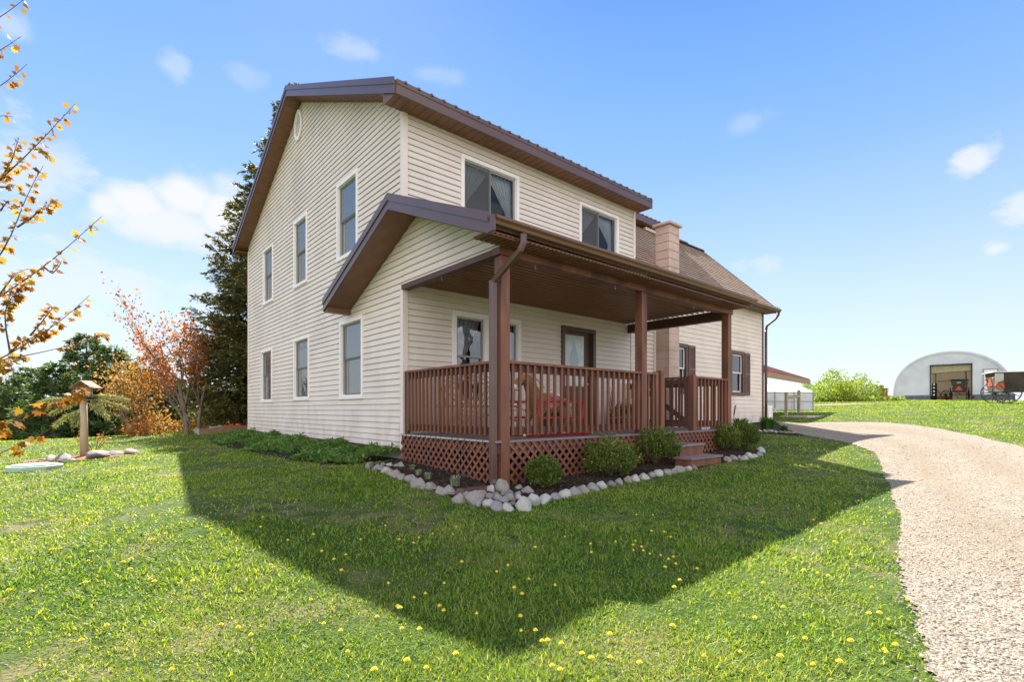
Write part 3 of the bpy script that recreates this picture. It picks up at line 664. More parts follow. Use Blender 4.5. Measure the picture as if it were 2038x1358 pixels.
mb = MB(); eb = MB(); v = 0.
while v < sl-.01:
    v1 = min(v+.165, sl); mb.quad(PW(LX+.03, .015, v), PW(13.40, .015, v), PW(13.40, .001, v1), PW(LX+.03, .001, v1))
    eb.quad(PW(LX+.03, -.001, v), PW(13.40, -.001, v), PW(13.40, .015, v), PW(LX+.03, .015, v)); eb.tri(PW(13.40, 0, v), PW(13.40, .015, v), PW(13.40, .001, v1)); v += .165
sh_ = mb.build('shingle_roof', M_SHIN, house); eb.build('shingle_butt_edge', mat('shaded_asphalt_edge', (.045, .03, .022), .9), sh_)  # asphalt edge colour darkened to paint the shadow line under each course
mb = MB()
def wz(y): return WB[1]+.42*(y-WB[0]) if y < RY else WB[1]+.42*(2*RY-WB[0]-y)
slab(mb, X2, 13.40, WB[0], RY, .06, wz); slab(mb, X2, 13.40, RY, 2*RY-WB[0], .06, wz)
mb.hexa([(LX, 9.86, 3.2), (13.40, 9.86, 3.2), (13.40, 7.32, 5.7), (LX, 7.32, 5.7), (LX, 9.86, 3.28), (13.40, 9.86, 3.28), (13.40, 7.32, 5.78), (LX, 7.32, 5.78)])
mb.hexa([PW(LX, -.07, 0), PW(13.38, -.07, 0), PW(13.38, -.002, 0), PW(LX, -.002, 0), PW(LX, -.07, sl), PW(13.38, -.07, sl), PW(13.38, -.002, sl), PW(LX, -.002, sl)])
mb.build('wing_roof_deck', M_SHIN, house)
mb = MB(); mb.bar((11.12, WB[0]-.02, WB[1]+.03), (12.2, WB[0]-.02, WB[1]+.03), .16, .05); mb.bar((12.2, WB[0]-.02, WB[1]+.025), (13.41, WB[0]-.02, WB[1]+.025), .10, .03)
mb.hexa([PW(13.38, -.16, 0), PW(13.42, -.16, 0), PW(13.42, .02, 0), PW(13.38, .02, 0), PW(13.38, -.16, sl), PW(13.42, -.16, sl), PW(13.42, .02, sl), PW(13.38, .02, sl)])
mb.box(6.2, 13.38, WE[0]+.02, -.004, 3.16, 3.18); mb.box(6.2, 13.38, WE[0], WE[0]+.02, 3.15, 3.27)
mb.build('wing_roof_trim', M_BROWNT, house)
mb = MB(); mb.box(9.55, 10.2, 2.02, 2.12, rz(1.9)-.33, rz(1.9)-.24); mb.build('sunlit_gutter_piece', M_TRIMW, house)  # white colour paints sunlight on a short piece of gutter
mb = MB()
for a, b, c, d in (((6.02, -.06, 3.06), (6.17, -.30, 2.97), .06, .02), ((5.55, -.05, 3.10), (5.98, -.12, 3.04), .12, .03), ((5.55, -.03, 3.1), (5.58, -.03, 3.24), .03, .03), ((5.58, -.03, 3.24), (5.95, -.10, 3.1), .02, .02)):
    mb.bar(a, b, c, d)
mb.build('roof_corner_flashing', M_BROWNT, house)

# ---- chimney
chim = MB(); z = -.8; cx0, cx1, cy0, cy1 = 6.985, 7.44, -.40, -.016
while z < 4.50:
    h = min(.205, 4.53-z); chim.box(cx0, cx1, cy0, cy1, z+.005, z+h-.005) if z > 1.9 else chim.box(cx0, cx1, cy0, cy1, z+.0015, z+h-.0015); z += .205
ch = chim.build('chimney', M_CHIM, house, bevel=.006)
mb = MB(); mb.box(cx0+.006, cx1-.006, cy0+.006, cy1-.006, -.8, 4.5); mb.build('mortar', M_MORT, ch)
mb = MB(); mb.box(cx0-.06, cx1+.06, cy0-.06, cy1+.06, 4.535, 4.60); mb.box(cx0+.1, cx1-.1, cy0+.1, cy1-.1, 4.60, 4.64); mb.build('chimney_cap', M_CHIM, ch, bevel=.015)

# ================================================================== porch (part of the house)
DK, RL, PT = -.38, .61, 1.95; PX0 = -.46
PXE = 5.95
# roof
PA = -.42; PE = -2.80
def pz(y): return 3.14+.414*(y-PA) if y < PA else 3.14-.436*(y-PA)
mb = MB(); slab(mb, PX0-.03, 6.02, PE-.02, PA, .04, pz); slab(mb, .0, 6.02, PA, -.02, .04, lambda y: 3.14); slab(mb, PX0-.03, -.016, PA, 2.15, .04, pz)
x = PX0+.08
while x < 6.0: rib(mb, x, PE-.03, PA-.02, pz, .028); x += .2286
mb.build('porch_metal_roof', M_ROOFM, house)
mb = MB()
for ya, yb in ((PE, PA), (PA, 2.15)):
    rake(mb, PX0, -1, ya, yb, -.01, -.20, pz); rake(mb, PX0-.022, -1, ya, yb, .035, -.075, pz, .016); rake(mb, PX0-.022, -1, ya, yb, -.185, -.205, pz, .006)
mb.box(PX0-.02, 6.02, PE, PE+.02, pz(PE)-.13, pz(PE)-.042)
mb.box(PX0-.024, PX0-.002, PE-.10, PE-.001, pz(PE)-.19, pz(PE)-.02)
mb.box(PX0-.022, PX0+.004, 2.15, 2.16, pz(2.15)-.2, pz(2.15)+.02)
rake(mb, 6.02, 1, PE, PA, .02, -.15, pz)
mb.build('porch_fascia', M_FASC, house)
mb = MB()
for ya, yb in ((PE+.02, PA), (PA, 2.14)):
    mb.hexa([(PX0, ya, pz(ya)-.20), (-.02, ya, pz(ya)-.20), (-.02, yb, pz(yb)-.20), (PX0, yb, pz(yb)-.20), (PX0, ya, pz(ya)-.19), (-.02, ya, pz(ya)-.19), (-.02, yb, pz(yb)-.19), (PX0, yb, pz(yb)-.19)])
mb.box(PX0+.002, -.02, 2.0, 2.15, pz(2.15)-.22, pz(2.15)-.05)
# eave soffit of narrow slats
mb.box(PX0+.01, 6.0, PE+.02, -2.46, 1.995, 2.007)
x = PX0+.03
while x < 5.95: mb.box(x, x+.05, PE+.022, -2.462, 1.982, 1.9948); x += .076
mb.box(5.975, 6.0, -2.45, -.02, 1.995, 2.007)
mb.build('porch_soffit', M_SOFF, house)
# gable siding, its courses running on from the wall's
zb = -.62+.1016*25
siding(lambda u, o, z: (-.008-o, u, z), zb, pz(PA)-.19, .1016, lambda z: (max(-2.42, PA-(pz(PA)-.19-z)/.414), -.004)).build('porch_gable_siding', M_SID, house)
mb = MB(); mb.box(-.04, 6.0, -2.45, -2.30, 1.90, 1.993); mb.build('porch_beam', M_WOOD, house, bevel=.006)
mb = MB(); mb.box(-.04, .09, -2.30, -.0, 1.90, 1.982); mb.build('porch_side_beam', M_WOODD, house, bevel=.005)
mb = MB(); mb.box(5.83, 5.97, -2.30, -.02, 1.80, 1.99); mb.build('porch_side_beam', M_WOODD, house, bevel=.005)
mb = MB(); mb.box(.09, 5.83, -2.30, -.02, 2.03, 2.04)
y = -2.27
while y < -.05: mb.box(.092, 5.828, y, y+.03, 1.995, 2.0298); y += .115
mb.build('porch_ceiling', M_CEIL, house)
# deck
mb = MB(); y = -2.44
while y < -.03: mb.box(-.06+random.uniform(-.004, .004), PXE+.05, y+.002, min(y+.136, -.004), DK-.03, DK); y += .138
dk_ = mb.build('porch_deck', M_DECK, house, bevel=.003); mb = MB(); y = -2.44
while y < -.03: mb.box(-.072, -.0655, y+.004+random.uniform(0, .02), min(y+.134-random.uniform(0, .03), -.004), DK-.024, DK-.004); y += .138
mb.build('worn_lit_plank_end', mat('worn_lit_wood', (.55, .54, .55), .8, (.35, .30, .30), 30), dk_)  # peeling plank ends, with the light they catch put into the pale colour
mb = MB(); mb.box(-.03, PXE, -2.41, -2.38, DK-.17, DK-.031); mb.box(-.03, -.001, -2.38, 0, DK-.17, DK-.031); mb.box(PXE-.03, PXE, -2.38, 0, DK-.3, DK-.031); mb.build('deck_rim', M_WOODD, house)
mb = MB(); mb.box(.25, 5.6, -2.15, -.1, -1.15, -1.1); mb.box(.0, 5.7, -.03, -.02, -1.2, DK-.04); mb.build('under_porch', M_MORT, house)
# lattice
def lattice(P, u0, u1, z0, z1):
    mb = MB(); w = .036; pitch = .095*1.414
    H = z1-z0
    for layer, (sgn, oo) in enumerate(((1, .004), (-1, .012))):
        k = u0-H-w*2
        while k < u1+H+w*2:
            # lath centre line: u = k + sgn*(z-z0) ; width w perpendicular
            hw = w/2*1.414
            def clip(side):
                return None
            # polygon of strip clipped to [u0,u1]
            zs = [z0, z1]
            def uu(z, s): return (k+(z-z0) if sgn > 0 else k+H-(z-z0))+s*hw
            pl = [(uu(z0, -1), z0), (uu(z0, 1), z0), (uu(z1, 1), z1), (uu(z1, -1), z1)]
            for lim, keep in ((u0, 1), (u1, -1)):
                q = []
                for i in range(len(pl)):
                    a, b = pl[i], pl[(i+1) % len(pl)]; ia = (a[0]-lim)*keep >= 0; ib = (b[0]-lim)*keep >= 0
                    if ia: q.append(a)
                    if ia != ib: t_ = (lim-a[0])/(b[0]-a[0]); q.append((lim, a[1]+t_*(b[1]-a[1])))
                pl = q
                if not pl: break
            if pl and len(pl) > 2: mb.prism(pl, lambda u, z, o=oo: P(u, o, z), lambda u, z, o=oo: P(u, o+.0075, z))
            k += pitch
    return mb
lat = lattice(lambda u, o, z: (-.032-o, u, z), -2.405, -.01, -1.15, DK-.032)
lat.build('lattice_panel', M_LATT, house)
lattice(lambda u, o, z: (u, -2.412-o, z), .0, PXE, -1.15, DK-.032).build('lattice_panel', M_LATT, house)
# posts
def post(x0, x1, y0, y1, z0, z1, name='porch_post', m=M_WOOD): mb = MB(); mb.box(x0, x1, y0, y1, z0, z1); return mb.build(name, m, house, bevel=.008)
post(.0, .14, -2.44, -2.30, -1.1, 1.898); post(2.92, 3.06, -2.44, -2.30, DK, 1.898); post(5.81, 5.95, -2.44, -2.30, DK, 1.898)
mb = MB(); mb.box(.005, .045, -.13, -.03, DK, RL-.002); mb.build('porch_half_post', M_WOODD, house)
post(3.34, 3.42, -2.42, -2.34, DK, RL+.02, 'newel_post'); post(3.47, 3.57, -2.44, -2.34, DK, RL+.05, 'newel_post'); post(4.50, 4.61, -2.44, -2.33, DK, RL+.02, 'newel_post')
# railings: top rail, sub rails and each baluster
def railing(a, b, outward, n, z=RL):
    a = Vector(a); b = Vector(b); d = (b-a).normalized(); o = Vector(outward)
    mb = MB(); mb.bar(a+Vector((0, 0, z-.018)), b+Vector((0, 0, z-.018)), .13, .036); r = mb.build('porch_railing', M_WOOD, house, bevel=.004)
    mb = MB(); mb.bar(a-o*.0+Vector((0, 0, z-.085)), b+Vector((0, 0, z-.085)), .036, .09); mb.bar(a+Vector((0, 0, DK+.115)), b+Vector((0, 0, DK+.115)), .036, .09); link('sub_rail', mb.mesh('sub_rail'), M_WOODD, r)
    bm = MB(); bm.box(-.018, .018, -.018, .018, 0, z-DK-.055-.037); me = bm.mesh('baluster'); me.materials.append(M_WOOD)
    for i in range(n):
        p = a.lerp(b, (i+.5)/n)+o*.0385
        q = bpy.data.objects.new('baluster', me); COL.objects.link(q); q.location = (p.x, p.y, DK+.055); q.rotation_euler = (0, 0, math.atan2(d.y, d.x))
        q.parent = r; bb = q.modifiers.new('b', 'BEVEL'); bb.width = .003
railing((.03, -2.30, 0), (.03, -.13, 0), (-1, 0, 0), 20)
railing((.14, -2.37, 0), (2.92, -2.37, 0), (0, -1, 0), 22)
railing((3.06, -2.37, 0), (3.34, -2.37, 0), (0, -1, 0), 2)
railing((4.61, -2.37, 0), (5.81, -2.37, 0), (0, -1, 0), 9)
railing((5.88, -2.30, 0), (5.88, -.02, 0), (1, 0, 0), 16)
# gate folded open inwards
G0, G1_ = Vector((4.55, -2.31, 0)), Vector((4.47, -1.27, 0)); gz_ = lambda z: Vector((0, 0, z))
gt = MB(); gt.bar(G0+gz_(RL-.02), G1_+gz_(RL-.02), .06, .036); gt.bar(G0+gz_(RL-.09), G1_+gz_(RL-.09), .03, .09); gt.bar(G0+gz_(DK+.11), G1_+gz_(DK+.11), .03, .09)
gate = gt.build('porch_gate', M_WOODD, house)
mb = MB(); mb.bar(G0+Vector((.02, .04, DK+.15)), G1_+Vector((.02, -.04, RL-.15)), .03, .09); mb.build('diagonal_brace', M_WOODD, gate)
for i in range(8):
    p = (G0+Vector((-.025, .02, 0))).lerp(G1_+Vector((-.025, -.02, 0)), i/7); mb = MB(); w = .045 if i in (0, 7) else .018
    mb.box(p.x-.018, p.x+.018, p.y-w, p.y+w, DK+.05, RL-.04); mb.build('slat', M_WOODD, gate)
# steps
for i, (xa, xb, ya, yb, zt) in enumerate(((3.30, 4.06, -2.90, -2.42, -.56), (3.14, 4.12, -3.18, -2.88, -.74))):
    mb = MB(); mb.box(xa+.02, xb-.02, ya+.03, yb-.001, -1.25, zt-.036); st = mb.build('porch_step', M_WOOD, house)
    mb = MB(); mb.box(xa, xb, ya, yb+(.02 if i else -.002), zt-.034, zt); mb.build('tread', M_DECK, st, bevel=.004)
# gutters and downspouts
def gutter(x0, x1, y, z, name='gutter'):
    pr = [(0, 0), (-.0, -.085), (-.075, -.085), (-.09, -.055), (-.12, -.03), (-.12, .0), (-.108, .0), (-.108, -.025), (-.08, -.05), (-.068, -.075), (-.012, -.075), (-.012, 0)]
    mb = MB(); n = len(pr); b = len(mb.v); mb.v += [(x0, y+p[0], z+p[1]) for p in pr]+[(x1, y+p[0], z+p[1]) for p in pr]
    for i in range(n): j = (i+1) % n; mb.f.append((b+i, b+j, b+n+j, b+n+i))
    mb.quad((x0, y, z), (x0, y, z-.085), (x0, y-.075, z-.085), (x0, y-.12, z)); mb.quad((x1, y, z), (x1, y, z-.085), (x1, y-.075, z-.085), (x1, y-.12, z))
    return mb.build(name, M_GUT, house)
gutter(PX0+.0, 6.04, PE-.002, pz(PE)-.02); g2 = gutter(6.6, 13.50, WE[0]-.002, 3.27)
mb = MB()
for x in (12.6, 13.2, 13.38): mb.tube([(x, WE[0], 3.27), (x, WE[0]-.03, 3.33), (x, WE[0]-.1, 3.33), (x, WE[0]-.118, 3.27)], .012, 6)
mb.build('gutter_hanger', M_STEEL, g2)
def rtube(pts, w, h, name, m=M_FASC, par=None):
    mb = MB()
    for a, b in zip(pts[:-1], pts[1:]): mb.bar(a, b, w, h, up=(0, 1, 0) if abs(b[2]-a[2]) > .3 else (0, 0, 1))
    return mb.build(name, m, par or house, bevel=.006)
ds = rtube([(-.075, -2.37, 1.58), (-.075, -2.37, -.90)], .085, .065, 'downspout')
mb = MB(); mb.tube([(-.02, -2.86, 2.03), (-.02, -2.86, 1.93), (-.03, -2.82, 1.86), (-.05, -2.70, 1.77), (-.07, -2.46, 1.62), (-.075, -2.385, 1.57), (-.075, -2.37, 1.5)], .042, 6); mb.build('elbow', M_FASC, ds)
dg = gpix(915, 993); mb = MB(); mb.tube([(-.075, -2.37, -.86), (-.085, -2.39, -.92), (-.13, -2.46, -.955)], .045, 6); mb.bar((-.12, -2.45, -.95), (dg.x, dg.y, dg.z+.07), .095, .07); mb.build('splash_extension', M_FASC, ds, bevel=.006)
mb = MB(); xx = 13.27
mb.tube([(13.42, WE[0]-.06, 3.19), (13.42, WE[0]-.05, 3.10), (13.40, -.33, 2.98), (13.33, -.2, 2.86), (13.28, -.10, 2.76), (13.27, -.075, 2.6)], .04, 8); mb.tube([(13.27, -.075, 2.62), (13.27, -.075, -.35)], .046, 8); mb.build('downspout', M_BROWNT, house, smooth=True)
# door
mb = MB(); u0, u1, z0, z1 = DOOR
pbox(mb, PY, u0, u0+.09, -.02, .04, z0, z1); pbox(mb, PY, u1-.09, u1, -.02, .04, z0, z1); pbox(mb, PY, u0+.09, u1-.09, -.02, .038, z1-.09, z1)
pbox(mb, PY, u1-.105, u1-.091, -.16, .0, z0, z1-.09); pbox(mb, PY, u0+.091, u0+.105, -.16, 0, z0, z1-.09)
fr = mb.build('door_frame', M_BROWNT, house)
a0, a1 = u0+.10, u1-.10
mb = MB(); pbox(mb, PY, a0, a1, -.10, -.06, z0+.02, z1-.09); d = mb.build('front_door', M_BROWNT, house)
mb = MB(); pbox(mb, PY, a0+.06, a1-.20, -.06, -.052, .50, z1-.16); M_PANE = mat('frosted_leaded_glass', (.62, .66, .68), .18, (.5, .55, .6), 9, spec=.8); mb.build('door_glass', M_PANE, d)
mb = MB(); uc = (a0+.06+a1-.20)/2; zc = 1.05
dia = [(uc, zc+.42), (uc+.14, zc), (uc, zc-.42), (uc-.14, zc)]
mb.prism(dia, lambda u, z: PY(u, -.052, z), lambda u, z: PY(u, -.048, z)); mb.build('diamond_pane', mat('blue_grey_bevel_glass', (.33, .42, .46), .1, spec=.9), d)
mb = MB(); mb.ell((a1-.1, .03, .55), (.03, .03, .03)); mb.build('door_knob', M_STEEL, d)
mb = MB(); pbox(mb, PY, a0+.10, a1-.22, -.06, -.05, -.24, .38); mb.build('door_panel', M_BROWNT, d)
# hooks under beams
for p in ((.62, -2.38, 1.90), (2.3, -2.38, 1.90), (4.6, -2.38, 1.90), (0, -1.1, 1.90)):
    mb = MB(); mb.tube([(p[0], p[1], p[2]), (p[0], p[1], p[2]-.03), (p[0]+.02, p[1], p[2]-.06), (p[0], p[1], p[2]-.08), (p[0]-.02, p[1], p[2]-.06)], .004, 5); mb.build('ceiling_hook', M_STEEL, house)
# service box and meter at the wing's right end

# ================================================================== grass, flowers
rs = np.random.RandomState(11)
def lawn_mask(x, y):
    k = ~inpoly(x, y, DRP) & ~inpoly(x, y, BEDP)
    k &= ~((x > -.0) & (x < 13.3) & (y > 0) & (y < 9.6)) & ~((x > -1.15) & (x <= 0) & (y > .2) & (y < 9.6)) & ~((x > 5.7) & (x < 14) & (y > -.9) & (y < .2))
    return k
def grass(name, n, r0, r1, power, hgt, wid, m, label):
    u = rs.uniform(0, 1, n); p = 2-power
    r = (r0**p+u*(r1**p-r0**p))**(1/p)
    th = rs.uniform(-.95, .95, n); cx, sx = np.cos(th), np.sin(th)
    x = CAMX+r*(cx*CB+sx*SB); y = CAMY+r*(cx*SB-sx*CB)
    k = lawn_mask(x, y)
    # ragged fringe over the gravel
    jx = x+rs.normal(0, .11, n)*(1+.8*vnoise(x, y, 3.1)); jy = y+rs.normal(0, .08, n)
    E_ = np.array([(p.x, p.y) for p in NEAR[::2]]); dm = np.full(n, 9.); ii = np.where((x > -3.9) & (x < 15))[0]
    for c in np.array_split(ii, 40):
        if len(c): dm[c] = np.hypot(x[c][:, None]-E_[None, :, 0], y[c][:, None]-E_[None, :, 1]).min(1)
    ind = inpoly(x, y, DRP); sd = np.where(ind, -dm, dm); tuft = vnoise(x, y, 5)*.5+vnoise(x, y, 13)*.5
    k = (lawn_mask(x, y) | (ind & (dm < .35))) & (rs.uniform(0, 1, n) < np.clip((sd+.16+.20*tuft)/.62, 0, 1)**1.3)
    bare = vnoise(x+3, y-2, 1.5)+.6*vnoise(x, y, 4.3)+.4*vnoise(x, y, 11)-.25+.07*np.clip(np.hypot(x-.5, y+3), 0, 8)
    k &= (bare < .62) | (rs.uniform(0, 1, n) < .22)
    x, y, r = x[k], y[k], r[k]; n = len(x); z = gz(x, y)
    tall = 1+.35*vnoise(x, y, 2.2)+.30*vnoise(x, y, 7.3)
    H = hgt*tall*rs.uniform(.5, 1.25, n); H = H*(1+np.clip(r-14, 0, 40)*.02); W = wid*(r/2.2)**.80*rs.uniform(.7, 1.3, n)
    a = rs.uniform(0, 2*np.pi, n); tilt = rs.uniform(.2, 1.3, n); b = a+rs.uniform(-1, 1, n)*.9+np.pi/2
    P = np.stack([x, y, z-.004], 1); D = np.stack([np.cos(a)*np.sin(tilt), np.sin(a)*np.sin(tilt), np.cos(tilt)], 1)
    S = np.stack([np.cos(b), np.sin(b), np.zeros(n)], 1); H = H[:, None]; W = W[:, None]
    D2 = D*np.array([1.45, 1.45, .72])
    V = np.stack([P-S*W*.5, P+S*W*.5, P+D*H*.55+S*W*.38, P+D*H*.55-S*W*.38, P+D*H*.55+D2*H*.5], 1).reshape(-1, 3)
    i = np.arange(n)[:, None]*5
    o = np_mesh(name, V, [i+np.array([[0, 1, 2, 3]]), i+np.array([[3, 2, 4]])], m)
    tag(o, label, 'grass', kind='stuff')
def grass_mat(name, pal, tr=.45, spec=.3, tt=(1.5, 1.45, .8)):
    m = bpy.data.materials.new(name); m.use_nodes = True; nt = m.node_tree; N = nt.nodes; L = nt.links; b = N['Principled BSDF']; out = N['Material Output']
    g = N.new('ShaderNodeNewGeometry'); tc = N.new('ShaderNodeTexCoord')
    nz = N.new('ShaderNodeTexNoise'); nz.inputs['Scale'].default_value = .9; nz.inputs['Detail'].default_value = 6; L.new(tc.outputs['Object'], nz.inputs[0])
    mr = N.new('ShaderNodeMapRange'); mr.inputs[1].default_value = .3; mr.inputs[2].default_value = .7; L.new(nz.outputs['Fac'], mr.inputs[0])
    a = N.new('ShaderNodeMath'); a.operation = 'MULTIPLY'; a.inputs[1].default_value = .70; L.new(g.outputs['Random Per Island'], a.inputs[0])
    c = N.new('ShaderNodeMath'); c.operation = 'MULTIPLY_ADD'; c.inputs[1].default_value = .30; L.new(mr.outputs[0], c.inputs[0]); L.new(a.outputs[0], c.inputs[2])
    cr = N.new('ShaderNodeValToRGB'); L.new(c.outputs[0], cr.inputs[0]); e = cr.color_ramp.elements
    e[0].color = (*pal[0], 1); e[1].color = (*pal[-1], 1)
    for i, q in enumerate(pal[1:-1]): w = e.new((i+1)/(len(pal)-1)); w.color = (*q, 1)
    L.new(cr.outputs[0], b.inputs['Base Color']); b.inputs['Roughness'].default_value = .5; b.inputs['Specular IOR Level'].default_value = spec
    t = N.new('ShaderNodeBsdfTranslucent'); ms = N.new('ShaderNodeMixShader'); ms.inputs[0].default_value = tr
    mm = N.new('ShaderNodeMix'); mm.data_type = 'RGBA'; mm.blend_type = 'MULTIPLY'; mm.inputs[0].default_value = 1; L.new(cr.outputs[0], mm.inputs[6]); mm.inputs[7].default_value = (*tt, 1)
    L.new(mm.outputs[2], t.inputs[0]); L.new(b.outputs[0], ms.inputs[1]); L.new(t.outputs[0], ms.inputs[2]); L.new(ms.outputs[0], out.inputs[0]); return m
M_GRASS = grass_mat('grass_blades', [(.020, .085, .012), (.075, .19, .020), (.19, .31, .032), (.30, .38, .06), (.40, .41, .16)], tt=(1.75, 1.45, .5))
grass('grass', 760000, 1.5, 62, 1.72, .038, .0046, M_GRASS, 'short sunlit and shaded lawn grass in front of the farmhouse')
# gravel pebbles
def pebbles(n):
    r = 1.6*(24/1.6)**rs.uniform(0, 1, n)**1.1; th = rs.uniform(0.30, 1.0, n)
    x = CAMX+r*(np.cos(th)*CB+np.sin(th)*SB); y = CAMY+r*(np.cos(th)*SB-np.sin(th)*CB)
    # a few stray stones lie in the fringe of the lawn
    jx, jy = x+rs.normal(0, .17, n), y+rs.normal(0, .07, n)
    k = inpoly(jx, jy, DRP); x, y, r = x[k], y[k], r[k]; n = len(x); z = gz(x, y)+.012
    oc = np.array([(1, 0, 0), (0, 1, 0), (-1, 0, 0), (0, -1, 0), (0, 0, 1), (.7, .7, .5), (-.7, .7, .5), (-.7, -.7, .5), (.7, -.7, .5)])
    fc = np.array([(0, 1, 5), (1, 2, 6), (2, 3, 7), (3, 0, 8), (0, 5, 8), (1, 6, 5), (2, 7, 6), (3, 8, 7), (5, 6, 4), (6, 7, 4), (7, 8, 4), (8, 5, 4)])
    S = (.0032+.0062*rs.uniform(0, 1, n)**3)*(r/2)**.15; a = rs.uniform(0, 6.28, n); ca, sa = np.cos(a), np.sin(a)
    V = oc[None]*np.stack([S*rs.uniform(.8, 1.6, n), S*rs.uniform(.6, 1.1, n), S*rs.uniform(.4, .9, n)], 1)[:, None]; V = V+rs.normal(0, .12, V.shape)*S[:, None, None]
    V = np.stack([V[..., 0]*ca[:, None]-V[..., 1]*sa[:, None]+x[:, None], V[..., 0]*sa[:, None]+V[..., 1]*ca[:, None]+y[:, None], V[..., 2]+z[:, None]], -1).reshape(-1, 3)
    F = (np.arange(n)[:, None, None]*9+fc[None]).reshape(-1, 3)
    m = mat('mixed_gravel_stone', (.17, .14, .115), .8, (.38, .33, .265), island=True)
    tag(np_mesh('gravel', V, [F], m), 'loose pale gravel stones lying on the driveway', 'gravel', kind='stuff')
pebbles(60000)

# dandelions, each one
def dandelion_mesh(sd):
    r = random.Random(sd); st = MB(); h = r.uniform(.025, .055); st.tube([(0, 0, 0), (r.uniform(-.01, .01), r.uniform(-.01, .01), h)], .0016, 5); tx, ty = st.v[-1][0], st.v[-1][1]
    hd = MB(); 
    for ring, (n, L_, up) in enumerate(((18, .0175, .002), (15, .0135, .006), (10, .009, .009))):
        for i in range(n):
            a = 2*math.pi*i/n+ring*.3+r.uniform(-.1, .1); l = L_*r.uniform(.85, 1.1); ca, sa = math.cos(a), math.sin(a); w = .0028
            c = Vector((tx, ty, h))
            hd.quad(c, c+Vector((ca*l*.6-sa*w, sa*l*.6+ca*w, up)), c+Vector((ca*l, sa*l, up*1.2)), c+Vector((ca*l*.6+sa*w, sa*l*.6-ca*w, up)))
    hd.ell((tx, ty, h+.003), (.008, .008, .006), 8, 5)
    return st.mesh('stem'), hd.mesh('flower_head')
M_DANY = mat('dandelion_yellow', (.82, .72, .07), .7, (.80, .64, .04), 80); M_DANS = mat('dandelion_stem', (.16, .22, .05), .6)
dms = [dandelion_mesh(i) for i in range(4)]
for a, b in dms: a.materials.append(M_DANS); b.materials.append(M_DANY)
dpx = [(1040,1278),(1075,1290),(1090,1300),(1118,1296),(1062,1275),(1158,1315),(1170,1336),(1215,1276),(1218,1332),(1275,1335),(1100,1357),(1112,1350),(905,1325),(850,1345),(807,1337),(800,1265),(838,1275),(750,1240),(752,1358),(792,1219),(793,1230),
 (820,1087),(863,1075),(900,1069),(795,1086),(768,1053),(720,1088),(833,1078),(910,1060),(918,1127),(776,1179),(848,1194),(882,1178),(823,1198),(870,1226),(881,1227),(951,1240),(1035,1238),(1023,1190),(1037,1192),(1103,1181),(1054,1161),(1013,1142),(987,1148),(1062,1103),(1126,1074),(1176,1097),(1175,1107),(1224,1090),(1258,1092),(1266,1090),(1276,1096),(1280,1110),(1290,1109),(1297,1070),(1320,1065),(1333,1081),(1316,1112),(1330,1128),(1323,1137),(1344,1137),(1343,1116),(1264,1110),(1265,1030),(1298,1035),(1386,1140),(1349,1172),(1338,1257),(1345,1187),
 (546,1137),(540,1140),(522,1037),(519,1061),(570,1082),(626,1077),(640,1105),(663,1127),(685,1113),(676,1152),(427,991),(440,995),(1920,1),(60,1188),(24,1190),(105,1100),(120,1104),(180,1105),(300,1090),(330,1068),(301,1087),(292,1070),(345,1058),(260,1120),(210,1095),(420,1060),(410,1061),(170,1170),(177,1130),(140,1117),(245,1135),(257,1143),(300,1168),(310,1167),(380,1175),(440,1258),(500,1289),(340,1345),(470,1275),(620,1205),(645,1260),(690,1310),(680,1280),(160,1290),(210,1265),(60,1000),(75,995),(110,985),(170,972),(185,970),(230,960),(240,955),(250,995),(265,998),(290,1000),(220,950),(200,945),(215,947),(230,946),(150,950),(130,975),(90,985),(310,935),(300,940),(340,930),(270,945),(250,938),(180,955),(160,990),(320,965),(205,990),
 (1635,1048),(1660,1090),(1622,1080),(1690,1120),(1720,1050),(1600,1150),(1625,1149),(1648,1162),(1735,1180),(1754,1240),(1766,1245),(1735,1245),(1760,1310),(1785,1308),(1764,1315),(1800,1215),(1670,1330),(1620,1349),(1604,1285),(1700,1300),(1560,1220),(1500,1250),(1450,1190),(1525,1180),(1580,1120),(1400,1330),(1470,1310),(1550,1330),(1620,1040),(1660,1010),(1710,1000),(1590,1015)]
n = 0; M_done = []
for px, py in dpx:
    if py < 900: continue
    g = gpix(px+random.uniform(-2, 2), py+4)
    if not lawn_mask(np.array([g.x]), np.array([g.y]))[0]: continue
    a, b = dms[n % 4]; e = thing('dandelion', 'yellow dandelion flower standing in the short lawn grass', 'flower', g, random.uniform(0, 6.28), 'dandelions in the lawn')
    s = random.uniform(.6, .95); e.scale = (s, s, 1.05)
    for nm, me in (('stem', a), ('flower_head', b)):
        o = bpy.data.objects.new(nm, me); COL.objects.link(o); o.parent = e
    n += 1
M_PET = mat('white_petal', (.8, .8, .82), .6); pm = MB(); 
for i in range(6):
    a = i*math.pi/3; pm.quad((0, 0, .03), (.008*math.cos(a-.4), .008*math.sin(a-.4), .034), (.014*math.cos(a), .014*math.sin(a), .033), (.008*math.cos(a+.4), .008*math.sin(a+.4), .034))
pm.tube([(0, 0, 0), (0, 0, .031)], .0015, 4); pm = pm.mesh('daisy'); pm.materials.append(M_PET)
for px, py in [(1530, 889), (1571, 893), (1593, 890), (1600, 893), (1603, 897), (1610, 893), (1627, 895), (1640, 896), (1645, 900), (1570, 905), (1628, 898), (1623, 900)]:
    g = gpix(px, py+2); o = bpy.data.objects.new('white_flower', pm); COL.objects.link(o); o.location = g; o.scale = (1.3, 1.3, 1.1); o.rotation_euler = (0, 0, px)
    tag(o, 'tiny white flower in the shaded grass right of the porch steps', 'flower', 'small white flowers near the drive')

